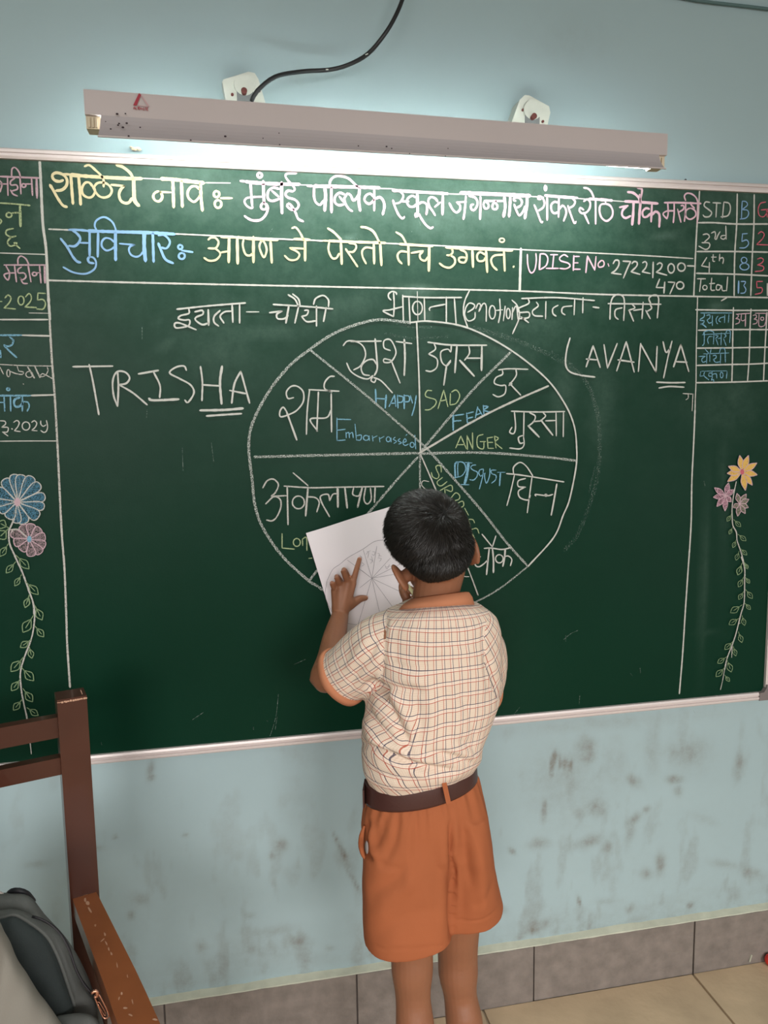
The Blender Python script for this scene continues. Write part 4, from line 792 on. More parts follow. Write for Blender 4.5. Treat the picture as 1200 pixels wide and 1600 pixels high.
# seat, front legs, arm supports and side rails
base = Vector((ptop.x, ptop.y, 0))+((parm-ptop)/abs(parm.z-ptop.z)*(ptop.z-.45))*Vector((1, 1, 0)) if False else None
b0 = ptop+(parm-ptop)*((ptop.z-.43)/(ptop.z-parm.z)); b0 = Vector((b0.x, b0.y, 0))
dep = .47
bm = bmesh.new(); q = [b0+Rv*.01+Fv*.02, b0+Rv*.03+Fv*dep, b0-Rv*(SW+.03)+Fv*dep, b0-Rv*(SW+.01)+Fv*.02]
lo = [bm.verts.new(p+Zv*.415) for p in q]; hi = [bm.verts.new(p+Zv*.437) for p in q]
bm.faces.new(lo[::-1]); bm.faces.new(hi)
for i in range(4): bm.faces.new((lo[i], lo[(i+1) % 4], hi[(i+1) % 4], hi[i]))
bmobj('seat', bm, M_wood, chair, bevel=.005)
dva = (ae2-aw)*.92
for off, mir in ((Vector((0, 0, 0)), 1), (-Rv*SW, -1)):
    dd = dva if mir == 1 else dva-2*Rv*dva.dot(Rv)
    top = aw+off+dd-Zv*.028; bot = Vector((b0.x+off.x, b0.y+off.y, 0))+Fv*(dep-.03)
    wbar('front_leg', top, bot, .042, .042, up=Fv)
    bk2 = b0+off
    wbar('side_rail', bk2+Fv*.01+Zv*.385, bk2+Fv*(dep-.04)+Zv*.385, .020, .045, bev=.002)
    wbar('stretcher', bk2+Fv*.01+Zv*.17, bk2+Fv*(dep-.04)+Zv*.17, .018, .028, bev=.002)
    # inner board under the arm
    u0 = aw+off-Zv*.062+Rv*.004*mir; wbar('arm_rail', u0, u0+dd*.98+Vector((0, 0, -.03)), .014, .034, bev=.002)
wbar('front_rail', b0+Fv*(dep-.03)+Zv*.385, b0-Rv*SW+Fv*(dep-.03)+Zv*.385, .020, .045, bev=.002)

# ------------------------------------------------------------------ backpack on the chair
bag = empty('backpack', at(20, 1600, -.55)); bag.location.z = .437; tag(bag, 'grey cloth backpack with copper zip pulls propped on the armchair', 'bag')
BGY = .24
def cushion(name, bpts, Yb, depth, m, parent, centre, wr=.003, seed=0, front=.02, lab=None, sub=2.2):
    """a stuffed panel: closed outline (pixels at depth Yb), rounded side, filled in front and behind"""
    Q = crom([tuple(p) for p in bpts]+[tuple(bpts[0])], 10)[:-1]; c = np.array(centre, float)
    prof = [(.75, depth*1.05), (.45, depth), (30, depth*.95), (12, depth*.82), (4, depth*.62), (0, depth*.40), (2, depth*.15), (9, .0), (24, -front*.45), (50, -front*.75), (.55, -front), (.8, -front*1.1)]
    V = []; rows_ = len(Q); cols = len(prof)
    def put(p, dy, j):
        P = at(p[0], p[1], Yb+dy+BGY)
        n = mnoise.noise(Vector((P.x*9+P.z*14, P.z*20-P.x*12, seed)))*wr*2.4+mnoise.noise(Vector((P.x*40, P.z*22, seed+5)))*wr
        P += Vector((0, -n, 0)) if j > 5 else Vector((n*.3, 0, 0))
        P.z = max(P.z, .4392); return P
    for i, q in enumerate(Q):
        dv = c-q; L = np.hypot(*dv); dv = dv/L
        for j, (o_, dy) in enumerate(prof):
            V.append(put(q+dv*(o_*L if 0 < o_ < 1 else min(o_, L*.5)), dy, j))
    F = [(i*cols+j, i*cols+j+1, (i+1) % rows_*cols+j+1, (i+1) % rows_*cols+j) for i in range(rows_) for j in range(cols-1)]
    V += [put(c, depth*1.05, 0), put(c, -front*1.12, 9)]; a, b = len(V)-2, len(V)-1
    F += [(a, i*cols, (i+1) % rows_*cols) for i in range(rows_)]+[(b, (i+1) % rows_*cols+cols-1, i*cols+cols-1) for i in range(rows_)]
    o = mesh(name, V, F, m, parent, True); sm = o.modifiers.new('s', 'SUBSURF'); sm.levels = sm.render_levels = 1
    if lab: o['label'] = lab
    return o
def curve_px(name, pts, Y, r, m, parent, lab=None):
    o = tube(name, [at(a, b, (Y if not isinstance(Y, (list, tuple)) else Y[i])+BGY) for i, (a, b) in enumerate(pts)], r, m, parent, n=8, step=.006)
    if lab: o['label'] = lab
    return o
LFT = [(60,2100),(-40,2110),(-110,2060),(-140,1900),(-145,1700),(-135,1520)]
cushion('back_compartment', [(-105,1425),(-60,1400),(-20,1394),(18,1394),(36,1394),(52,1403),(68,1425),(88,1447),(110,1473),(128,1504),(143,1538),(152,1563),(160,1590),(170,1640),(174,1720),(172,1850),(160,1990),(120,2080)]+LFT, -.74, .10, M_bag, bag, (10, 1760), seed=1)
cushion('main_compartment', [(-100,1440),(-50,1418),(0,1421),(18,1419),(42,1424),(62,1438),(84,1450),(100,1468),(112,1494),(122,1520),(132,1543),(146,1560),(156,1600),(162,1640),(163,1720),(162,1850),(150,1970),(110,2050)]+LFT, -.775, .06, M_bag, bag, (10, 1760), seed=2)
cushion('side_panel', [(-95,1450),(-40,1430),(0,1433),(14,1430),(26,1430),(50,1444),(72,1462),(86,1485),(97,1512),(108,1545),(117,1571),(116,1590),(110,1640),(112,1700),(114,1850),(100,2000)]+[(x_+8, y_-20) for x_, y_ in LFT[1:]], -.80, .045, M_bagd, bag, (-20, 1740), wr=.0015, seed=3, lab='darker slate side panel')
cushion('front_pocket', [(-110,1440),(-70,1410),(-20,1420),(2,1442),(15,1472),(32,1505),(50,1533),(70,1563),(92,1592),(112,1625),(135,1700),(155,1850),(150,2000),(100,2160)]+[(0,2230),(-110,2180),(-170,2000),(-180,1750),(-150,1540)], -.90, .09, M_bagt, bag, (-30, 1800), wr=.006, seed=4, front=.025, lab='pale taupe bulging front pocket')
cushion('base_panel', [(80,1592),(100,1585),(120,1582),(140,1584),(152,1592),(165,1620),(172,1700),(170,1850),(150,2000),(100,2050),(50,2000),(40,1800),(55,1650)], -.83, .05, M_bag, bag, (110, 1800), wr=.001, seed=6)
curve_px('zip', [(50,1432),(66,1437),(84,1448),(98,1463),(108,1482),(117,1510),(128,1532),(143,1552)], [-.783]*8, .0018, M_zip, bag)
curve_px('zip', [(55,1433),(72,1440),(88,1453),(100,1469),(110,1490),(119,1516),(131,1538),(142,1551)], [-.787]*8, .0010, mat('grey_zip_tape', (.05, .045, .05), .7), bag)
curve_px('piping', [(-20,1430),(0,1434),(14,1430),(26,1430),(50,1444),(72,1462),(86,1485),(97,1512),(108,1545),(117,1571)], -.806, .0022, M_bag, bag)
curve_px('grab_handle', [(12,1398),(18,1392.5),(30,1391.5),(42,1396),(52,1408)], [-.70,-.715,-.72,-.715,-.70], .004, M_zip, bag, 'black grab handle loop')
zpull = curve_px('zip_slider', [(143,1552),(147,1549),(151,1549),(152,1556),(147,1558)], -.87, .0022, M_copper, bag)
tube('zip_pull', [at(a, b, -.90+BGY+.05) for a, b in ((148,1556),(151,1566),(161,1589),(166,1591),(170,1588),(168,1580),(158,1560),(153,1553),(148,1556))], .0010, M_copper, zpull, n=6, step=.003)
tube('zip_pull', [at(a, b, -.901+BGY+.05) for a, b in ((153,1569),(155,1566),(165,1583),(163,1586),(153,1569))], .0005, M_copper, zpull, n=6, step=.003)
curve_px('buckle_ring', [(-6,1398),(0,1396),(5,1400),(6,1406),(-2,1408)], -.72, .003, M_alu, bag)

# ------------------------------------------------------------------ small red ball by the skirting
p = floor_pt(1201, 1508); 
bm = bmesh.new(); rb = .0165
bmesh.ops.create_uvsphere(bm, u_segments=28, v_segments=18, radius=rb, matrix=Matrix.Translation((p.x+.003, min(p.y, -.02), rb+.001)))
ball = bmobj('red_ball', bm, M_red, None, smooth=True); tag(ball, 'small shiny red ball on the floor beside the skirting', 'ball')
# pale sliver leaning on the skirting
bm = bmesh.new(); bar(bm, at(1171, 1503, -.004), at(1174.5, 1492, -.0025), .0032, .002); tag(bmobj('straw_sliver', bm, M_cream), 'pale sliver of straw standing against the skirting stone', 'debris')

# ------------------------------------------------------------------ the child
def chain(bm, pts, n=16):
    "a closed tapering limb through (point, radius[, radius2]) with round ends"
    P = [Vector(p[0]) for p in pts]; rr = [p[1] for p in pts]
    # densify
    Q = crom([tuple(p)+(r,) for p, r in zip(P, rr)], .012) if len(P) > 2 else [np.array(tuple(P[0])+(rr[0],))*(1-u)+np.array(tuple(P[1])+(rr[1],))*u for u in np.linspace(0, 1, 8)]
    d0 = Vector(Q[1][:3]-Q[0][:3]).normalized(); d1 = Vector(Q[-1][:3]-Q[-2][:3]).normalized()
    pre = [np.array(tuple(Vector(Q[0][:3])-d0*Q[0][3]*s)+(Q[0][3]*math.sqrt(max(1e-4, 1-s*s)),)) for s in (.98, .85, .6, .3)]
    post = [np.array(tuple(Vector(Q[-1][:3])+d1*Q[-1][3]*s)+(Q[-1][3]*math.sqrt(max(1e-4, 1-s*s)),)) for s in (.3, .6, .85, .98)]
    Q = pre+list(Q)+post; up = None; prev = None; first = None
    for i, q in enumerate(Q):
        a = Q[max(i-1, 0)]; b = Q[min(i+1, len(Q)-1)]; d = Vector(b[:3]-a[:3]).normalized()
        if up is None: up = d.orthogonal().normalized()
        s = d.cross(up).normalized(); up = s.cross(d).normalized()
        ring = [bm.verts.new(Vector(q[:3])+(s*math.cos(2*math.pi*j/n)+up*math.sin(2*math.pi*j/n))*q[3]) for j in range(n)]
        if prev:
            for j in range(n): bm.faces.new((prev[j], prev[(j+1) % n], ring[(j+1) % n], ring[j]))
        else: first = ring
        prev = ring
    bm.faces.new(first[::-1]); bm.faces.new(prev)
def ellipsoid(bm, c, r, M3=None):
    m4 = Matrix.Translation(c)@(M3.to_4x4() if M3 is not None else Matrix())@Matrix.Diagonal((*r, 1))
    bmesh.ops.create_uvsphere(bm, u_segments=28, v_segments=18, radius=1, matrix=m4)
def loft(bm, rings, n=48, sq=2.3):
    "closed stack of horizontal rounded rings: (centre, half width, half depth, tilt)"
    prev = None; first = None
    for c, hw, hd, tl in rings:
        ring = []
        for j in range(n):
            a = 2*math.pi*j/n; x = math.copysign(abs(math.cos(a))**(2/sq), math.cos(a))*hw; y = math.copysign(abs(math.sin(a))**(2/sq), math.sin(a))*hd
            ring.append(bm.verts.new(Vector(c)+Vector((x, y, x*tl))))
        if prev:
            for j in range(n): bm.faces.new((prev[j], ring[j], ring[(j+1) % n], prev[(j+1) % n]))
        else: first = ring
        prev = ring
    bm.faces.new(first); bm.faces.new(prev[::-1])
def rows(L):
    out = []
    for (y, xl, xr, hd, Y, tl) in L:
        a = at(xl, y, Y); b = at(xr, y, Y); c = (a+b)/2; out.append((c, (b.x-a.x)/2, hd, tl))
    # interpolate extra rings for a smooth stack
    res = []
    for i in range(len(out)-1):
        for k in range(3):
            u = k/3; res.append((out[i][0].lerp(out[i+1][0], u), out[i][1]*(1-u)+out[i+1][1]*u, out[i][2]*(1-u)+out[i+1][2]*u, out[i][3]*(1-u)+out[i+1][3]*u))
    return res+[out[-1]]
def remesh(bm, vox):
    bmesh.ops.recalc_face_normals(bm, faces=bm.faces)
    me = bpy.data.meshes.new('tmp'); bm.to_mesh(me); bm.free()
    o = bpy.data.objects.new('tmp', me); COL.objects.link(o); md = o.modifiers.new('r', 'REMESH'); md.mode = 'VOXEL'; md.voxel_size = vox; md.adaptivity = 0
    dg = bpy.context.evaluated_depsgraph_get(); dg.update(); ev = o.evaluated_get(dg); m2 = bpy.data.meshes.new_from_object(ev)
    bpy.data.objects.remove(o); bpy.data.meshes.remove(me)
    n = len(m2.vertices); V = np.empty(n*3); m2.vertices.foreach_get('co', V); V = V.reshape(-1, 3)
    F = np.array([p.vertices[:] for p in m2.polygons]); bpy.data.meshes.remove(m2)
    return V, F
def edges_of(F):
    E = np.concatenate([F[:, [i, (i+1) % 4]] for i in range(4)]); E.sort(axis=1); return np.unique(E, axis=0)
def smooth(V, F, it, lam=.5):
    E = edges_of(F); n = len(V)
    deg = np.bincount(E[:, 0], minlength=n)+np.bincount(E[:, 1], minlength=n)
    for _ in range(it):
        S = np.stack([np.bincount(E[:, 0], V[E[:, 1], k], n)+np.bincount(E[:, 1], V[E[:, 0], k], n) for k in range(3)], 1)
        V = V+lam*(S/np.maximum(deg, 1)[:, None]-V)
    return V
def normals(V, F):
    a = V[F[:, 2]]-V[F[:, 0]]; b = V[F[:, 3]]-V[F[:, 1]]; fn = np.cross(a, b); N = np.zeros_like(V)
    for i in range(4):
        for k in range(3): N[:, k] += np.bincount(F[:, i], fn[:, k], len(V))
    return N/np.maximum(np.linalg.norm(N, axis=1), 1e-12)[:, None]
def folds(V, N, L, facing=-.2):
    "creases and ridges: (amplitude in m, half width in px, [(px,py) ...])"
    px, py = projn(V); D = np.zeros(len(V)); view = V-np.array(CAMP); view /= np.linalg.norm(view, axis=1)[:, None]
    face = np.clip((-(N*view).sum(1)-facing)/.4, 0, 1)
    for amp, wd, pts in L:
        Q = np.array(crom(pts, 6)); best = np.full(len(V), 1e9); tt = np.zeros(len(V))
        mnx, mxx, mny, mxy = Q[:, 0].min()-wd*3, Q[:, 0].max()+wd*3, Q[:, 1].min()-wd*3, Q[:, 1].max()+wd*3
        ids = np.where((px > mnx) & (px < mxx) & (py > mny) & (py < mxy))[0]
        if not len(ids): continue
        X = px[ids]; Yy = py[ids]; bd = np.full(len(ids), 1e9); bt = np.zeros(len(ids))
        for i in range(len(Q)-1):
            a = Q[i]; dd = Q[i+1]-a; l2 = dd@dd+1e-9; t = np.clip(((X-a[0])*dd[0]+(Yy-a[1])*dd[1])/l2, 0, 1)
            ds = np.hypot(X-a[0]-t*dd[0], Yy-a[1]-t*dd[1]); m_ = ds < bd; bd[m_] = ds[m_]; bt[m_] = (i+t[m_])/(len(Q)-1)
        fade = np.clip(np.minimum(bt, 1-bt)*5, 0, 1)**.7
        D[ids] += amp*np.exp(-(bd/wd)**2)*(.15+.85*fade)
    return V+N*(D*face)[:, None]
def npmesh(name, V, F, m, parent, sm=True):
    me = bpy.data.meshes.new(name); me.from_pydata(V.tolist(), [], F.tolist()); me.update(); return link(name, me, m, parent, sm)

BY = -.345
HC = at(668, 843, -.335)
HM = (Matrix.Rotation(R(8), 3, 'Z')@Matrix.Rotation(R(-18), 3, 'Y')@Matrix.Rotation(R(-14), 3, 'X'))
hl = lambda x, y, z: HC+HM@Vector((x, y, z))
hipL = at(628, 1290, -.35); hipR = at(712, 1270, -.31)
kneeL = at(644, 1515, -.345); kneeR = at(716, 1522, -.285)
boy = empty('person', (kneeL.x+.04, -.33, 0)); tag(boy, 'child in checked shirt and orange shorts copying a paper wheel at the chalkboard', 'person')

bm = bmesh.new()
ellipsoid(bm, hl(0, -.004, .004), (.0612, .081, .073), HM); ellipsoid(bm, hl(0, -.025, -.030), (.054, .056, .054), HM)
ellipsoid(bm, hl(0, .025, -.055), (.050, .056, .054), HM); ellipsoid(bm, hl(0, .055, -.088), (.024, .022, .022), HM)
ellipsoid(bm, hl(0, .084, -.045), (.012, .013, .012), HM); chain(bm, [(hl(0, .072, -.015), .007), (hl(0, .084, -.042), .009)])
ellipsoid(bm, hl(0, .074, -.073), (.019, .009, .008), HM); ellipsoid(bm, hl(0, .066, .0), (.042, .012, .009), HM)
for s in (-1, 1):
    em = HM@Matrix.Rotation(R(26*s if s < 0 else 20), 3, 'Z')@Matrix.Rotation(R(8*s), 3, 'Y')
    c = hl((.0665 if s > 0 else .0700)*s, .002, -.047 if s > 0 else -.044)
    ellipsoid(bm, c, (.0045, .0175 if s > 0 else .015, .029 if s > 0 else .0245), em)
    pts = [(c+em@Vector((.003*s, math.cos(t)*(.0165 if s > 0 else .014)-.001, math.sin(t)*(.0285 if s > 0 else .024))), .0042) for t in [R(a) for a in range(-60, 241, 30)]]
    chain(bm, pts, 10)
    chain(bm, [(hl(.056*s, .012, -.045), .013), (hl(.066*s, .008, -.047), .009)])
# neck and trunk (under the shirt)
chain(bm, [(hl(0, -.012, -.055), .043), (at(681, 930, -.35), .0415), (at(683, 965, -.355), .044), (at(683, 990, -.35), .06)], 24)
chain(bm, [(at(680, 1000, BY), .062), (at(672, 1100, BY), .066), (at(660, 1200, -.34), .062), (at(665, 1260, -.335), .056)], 24)
for s, q in ((-1, at(612, 995, -.355)), (1, at(752, 995, -.355))): chain(bm, [(at(680, 990, BY), .045), (q, .036)])
# legs and feet
def leg(hip, knee, dx, fy, s):
    ank = Vector((knee.x+dx, knee.y-.012, .065)); calf = knee.lerp(ank, .38)+Vector((0, -.012, 0))
    chain(bm, [(hip, .050), (hip.lerp(knee, .55), .047), (knee+Vector((0, .004, .05)), .0405), (knee, .0395), (knee.lerp(ank, .16)+Vector((0, 0, 0)), .0335), (calf, .037), (knee.lerp(ank, .72), .0265), (ank, .0215)], 24)
    heel = Vector((ank.x, ank.y-.022, .022)); toe = Vector((ank.x+.02*s, ank.y+.105, .014))
    chain(bm, [(heel, .021), (heel.lerp(toe, .45)+Vector((0, 0, .014)), .024), (heel.lerp(toe, .8), .018), (toe, .012)], 16)
    chain(bm, [(ank, .021), (heel.lerp(toe, .35)+Vector((0, 0, .012)), .024)])
    for k in range(5):
        tp = toe+Vector(((k-2)*.0115*1, .012-.004*abs(k-1.2)*(1), -.004)); r_ = (.0095, .0078, .0074, .007, .0065)[k if s < 0 else 4-k] if False else .0078
        chain(bm, [(toe.lerp(tp, .2)+Vector(((k-2)*.008, -.01, 0)), .009), (tp, .0075)], 10)
leg(hipL, kneeL, .004, 0, -1); leg(hipR, kneeR, .022, 0, 1)
# left arm: raised, hand flat on the paper
Sh = at(612, 998, -.355); El = at(508, 1056, -.245); Wr = at(531, 964, -.052)
chain(bm, [(Sh, .037), (Sh.lerp(El, .55), .033), (El, .0285), (El+Vector((0, -.004, -.004)), .027)], 20)
chain(bm, [(El, .0285), (El.lerp(Wr, .25)+Vector((.004, 0, 0)), .0285), (El.lerp(Wr, .62), .0245), (Wr, .0190)], 20)
mcp = [(551, 912, -.036), (543.5, 909.5, -.040), (532, 914, -.039), (523, 922, -.034)]
for a, b, c in mcp: chain(bm, [(Wr, .0175), (at(a, b, c).lerp(Wr, .4), .0118), (at(a, b, c), .0088)], 12)
chain(bm, [(at(527, 950, -.045), .013), (at(545, 940, -.040), .015)], 12)
F_ = lambda L, r0, r1: chain(bm, [(at(*q), r0+(r1-r0)*i/(len(L)-1)) for i, q in enumerate(L)], 12)
F_([(551,912,-.036),(555.5,895,-.033),(559,883,-.026),(561.6,873.5,-.021)], .0070, .0052)
F_([(543.5,909.5,-.040),(536,891,-.056),(540,893,-.036),(545,903,-.026)], .0070, .0052)
F_([(532,914,-.039),(525.5,902,-.056),(528,902,-.036),(534,909,-.026)], .0066, .0050)
F_([(523,922,-.034),(518.5,912,-.050),(520,912,-.030),(527,917,-.024)], .0060, .0046)
F_([(538,951,-.044),(553,941,-.038),(563,935.5,-.030),(571,934.5,-.024)], .0125, .0062)
# right arm: bent in front of the chest, fist with the chalk under the chin
ShR = at(752, 998, -.355); ElR = at(748, 1080, -.215); WrR = at(655, 968, -.215)
chain(bm, [(ShR, .037), (ShR.lerp(ElR, .5), .033), (ElR, .0275)], 20)
chain(bm, [(ElR, .0275), (ElR.lerp(WrR, .4), .026), (WrR, .0185)], 20)
ellipsoid(bm, at(645, 948, -.225), (.020, .018, .022))
F_([(648,945,-.245),(638,938,-.262),(632,927,-.262),(630,921,-.252)], .0085, .0064)
F_([(642,945,-.235),(632,932,-.245),(628,922,-.242),(627,914,-.235)], .0080, .0058)
F_([(650,950,-.235),(640,950,-.255),(633,945,-.255),(634,938,-.246)], .0080, .0060)
F_([(655,955,-.235),(645,957,-.252),(638,953,-.252),(640,947,-.244)], .0074, .0056)
F_([(660,950,-.235),(655,935,-.262),(648,926,-.266),(641,920,-.262)], .0095, .0064)
V, F = remesh(bm, .0021)
V = smooth(V, F, 2, .5)
body = npmesh('body', V, F, M_skin, boy)
# eyes and nails
for s in (-1, 1):
    bm = bmesh.new(); ellipsoid(bm, hl(.026*s, .0685, -.023), (.0110, .0075, .0070), HM); ey = bmobj('eye', bm, mat('eye_white', (.45, .42, .40), .3), boy, smooth=True)
    bm = bmesh.new(); ellipsoid(bm, hl(.0265*s, .0745, -.024), (.0052, .0025, .0052), HM); bmobj('pupil', bm, M_black, ey, smooth=True)
for (a, b, c), an in (((561.8, 874, -.0232), 10), ((571.5, 933.5, -.0262), 75)):
    bm = bmesh.new(); ellipsoid(bm, at(a, b, c), (.0036, .0012, .0052), Matrix.Rotation(R(an), 3, 'Y')); bmobj('fingernail', bm, M_nail, boy, smooth=True)
cs = empty('chalk_stick', at(643, 923, -.268)); tag(cs, 'short yellow chalk stick held in the hand under the chin', 'chalk')
tube('stick', [at(636.5, 914, -.266), at(643, 923, -.271), at(650, 933, -.274)], .0036, M_chalkstick, cs, n=14, step=.01)

# ---- hair: a cap over the skull following the body, and short strands radiating from the crown
Nn = normals(V, F); HMi = np.array(HM.inverted()); Lc = (V-np.array(HC))@HMi.T
x, y, z = Lc.T
line = np.where(y > .02, -.012+(y-.02)*1.1, np.where(y > -.02, -.012-(0.02-y)*.9, -.048-( -.02-y)*.95))
line = np.where(y < -.035, -.0665-(-.035-y)*.36, line)
line = np.maximum(line, -.096)
inh = (z > line) & (np.linalg.norm(Lc*np.array([1, .85, .85]), axis=1) < .10) & (V[:, 2] > HC.z-.12) & (np.abs(x) < .0745)
earR = (np.abs(x) > .061) & (z < -.012) & (z > -.085) & (y > -.03); inh &= ~earR
ht = np.clip((z-line)/.055, 0, 1)
off = .0015+.0085*ht
Fi = F[inh[F].all(axis=1)]; used = np.unique(Fi); mp = -np.ones(len(V), int); mp[used] = np.arange(len(used))
HV = V[used]+Nn[used]*off[used][:, None]; HF = mp[Fi]
hair = npmesh('hair', HV, HF, M_hair, boy); 
hn = Nn[used]; hz = ht[used]
Wp = np.array(HC)+ (lambda d: np.array(d.normalized())*.086)(at(691, 806, -.335-.062)-HC)
rng = np.random.default_rng(5); NS = 19000
cen = HV[HF].mean(1); ch = rng.integers(0, len(HF), NS); bc = rng.random((NS, 4)); bc /= bc.sum(1)[:, None]
P0 = (HV[HF[ch]]*bc[:, :, None]).sum(1); N0 = hn[HF[ch]].mean(1); N0 /= np.linalg.norm(N0, axis=1)[:, None]; T0 = hz[HF[ch]].mean(1)
dv = P0-Wp; dist = np.linalg.norm(dv, axis=1); dv -= N0*(dv*N0).sum(1)[:, None]; dv /= np.maximum(np.linalg.norm(dv, axis=1), 1e-9)[:, None]
sw = np.cross(N0, dv); tg = dv+sw*.35*np.exp(-dist/.03)[:, None]+rng.normal(0, .16, (NS, 3)); 
clump = np.array([[mnoise.noise(Vector(p)*70+Vector((k*5, 0, 0))) for k in range(3)] for p in P0]); tg += clump*.4
tg -= N0*(tg*N0).sum(1)[:, None]; tg /= np.linalg.norm(tg, axis=1)[:, None]
Ln = (.0035+.0135*T0)*rng.uniform(.75, 1.15, NS); lift = (.18+.30*T0*rng.uniform(.3, 1.1, NS))
r0 = P0-N0*.001; r1 = P0+(tg*.50+N0*(lift*.6)[:, None])*Ln[:, None]; r2 = P0+(tg*.98+N0*(lift*.72)[:, None])*Ln[:, None]
sd = np.cross(tg, N0+rng.normal(0, .3, (NS, 3))); sd /= np.linalg.norm(sd, axis=1)[:, None]; wv = .00036
SV = np.stack([r0-sd*wv, r0+sd*wv, r1-sd*wv*.85, r1+sd*wv*.85, r2], 1).reshape(-1, 3)
base = np.arange(NS)*5; SF = [(b, b+1, b+3, b+2) for b in base]+[(b+2, b+3, b+4) for b in base]
me = bpy.data.meshes.new('hair_strands'); me.from_pydata(SV.tolist(), [], SF); me.update()
M_str = mat('hair_strand', (.013, .010, .008), .40, .36, var=.4, vscale=90)
so = link('hair_strands', me, M_str, hair, True); so['kind'] = 'stuff'

# ---- shirt
def plaid():
    m = bpy.data.materials.new('checked_shirt_cloth'); m.use_nodes = True; N = m.node_tree.nodes; L = m.node_tree.links
    b = N['Principled BSDF']; b.inputs['Roughness'].default_value = .85; b.inputs['Specular IOR Level'].default_value = .15
    uv = N.new('ShaderNodeUVMap'); uv.uv_map = 'cloth'; sp = N.new('ShaderNodeSeparateXYZ'); L.new(uv.outputs[0], sp.inputs[0])
    def math_(op, a, b_=None, clamp=False):
        n = N.new('ShaderNodeMath'); n.operation = op; n.use_clamp = clamp
        for i, v in enumerate((a, b_)):
            if v is None: continue
            if isinstance(v, (int, float)): n.inputs[i].default_value = v
            else: L.new(v, n.inputs[i])
        return n.outputs[0]
    def stripe(src, off_, half, soft=.35):
        f = math_('FRACT', math_('ADD', src, 1000+off_)); d_ = math_('ABSOLUTE', math_('SUBTRACT', f, .5))
        return math_('MULTIPLY', math_('SUBTRACT', half*(1+soft), d_), 1/(half*soft), True)
    cur = None
    base = N.new('ShaderNodeRGB'); base.outputs[0].default_value = (.77, .635, .52, 1); cur = base.outputs[0]
    def over(fac, col, k):
        nonlocal cur
        mx = N.new('ShaderNodeMix'); mx.data_type = 'RGBA'; L.new(math_('MULTIPLY', fac, k), mx.inputs[0]); L.new(cur, mx.inputs[6]); mx.inputs[7].default_value = (*col, 1); cur = mx.outputs[2]
    for ax, per in ((0, .0162), (1, .0236)):
        s_ = math_('DIVIDE', sp.outputs[ax], per)
        over(stripe(s_, .14, .13, .2), (.90, .76, .66), .32)
        over(stripe(math_('MULTIPLY', s_, 7), 0, .14), (.50, .33, .20), .2)
        over(stripe(s_, 0, .034 if ax == 0 else .024), (.040, .040, .085), .88)
        over(stripe(s_, .29, .032 if ax == 0 else .023), (.42, .06, .03), .85)
    L.new(cur, b.inputs['Base Color'])
    n2 = N.new('ShaderNodeTexNoise'); n2.inputs['Scale'].default_value = 35; n2.inputs['Detail'].default_value = 3
    tc = N.new('ShaderNodeTexCoord'); L.new(tc.outputs['Object'], n2.inputs['Vector']); bp = N.new('ShaderNodeBump'); bp.inputs['Strength'].default_value = .35; bp.inputs['Distance'].default_value = .006
    L.new(n2.outputs['Fac'], bp.inputs['Height']); L.new(bp.outputs[0], b.inputs['Normal'])
    return m
M_shirt = plaid()
bm = bmesh.new()
loft(bm, rows([(936,652,716,.050,-.352,0),(943,632,738,.060,-.352,0),(952,606,757,.070,-.35,.0),(966,591,772,.077,-.35,0),(990,586,779,.082,BY,0),(1030,584,779,.086,BY,0),(1070,578,778,.086,BY,0),(1100,571,776,.085,BY,0),(1140,566,762,.084,BY,.0),(1168,565,751,.085,-.343,.03),(1190,567,748,.083,-.342,.07),(1202,573,743,.074,-.34,.12),(1216,580,738,.062,-.34,.14)]))
Ssl = [(at(640, 990, -.352), .052), (at(598, 1008, -.335), .056), (at(565, 1034, -.305), .056), (at(533, 1060, -.275), .054)]
SRs = [(at(728, 990, -.352), .050), (at(752, 1012, -.340), .044), (at(757, 1050, -.300), .042), (at(751, 1084, -.255), .041)]
def sleeve(bm, S, n=28):
    Q = crom([tuple(p)+(r,) for p, r in S], .012); prev = None; up = None; rings = []
    for i, q in enumerate(Q):
        d = Vector((Q[min(i+1, len(Q)-1)]-Q[max(i-1, 0)])[:3]).normalized()
        if up is None: up = d.orthogonal().normalized()
        s = d.cross(up).normalized(); up = s.cross(d).normalized()
        ring = [bm.verts.new(Vector(q[:3])+(s*math.cos(2*math.pi*j/n)+up*math.sin(2*math.pi*j/n))*q[3]) for j in range(n)]
        if prev:
            for j in range(n): bm.faces.new((prev[j], prev[(j+1) % n], ring[(j+1) % n], ring[j]))
        else: bm.faces.new(ring[::-1])
        prev = ring
    bm.faces.new(prev); return Q, d, s, up
QL, dL, sL, uL = sleeve(bm, Ssl); QR, dR, sR, uR = sleeve(bm, SRs)
V, F = remesh(bm, .0042); V = smooth(V, F, 7, .5); N_ = normals(V, F)
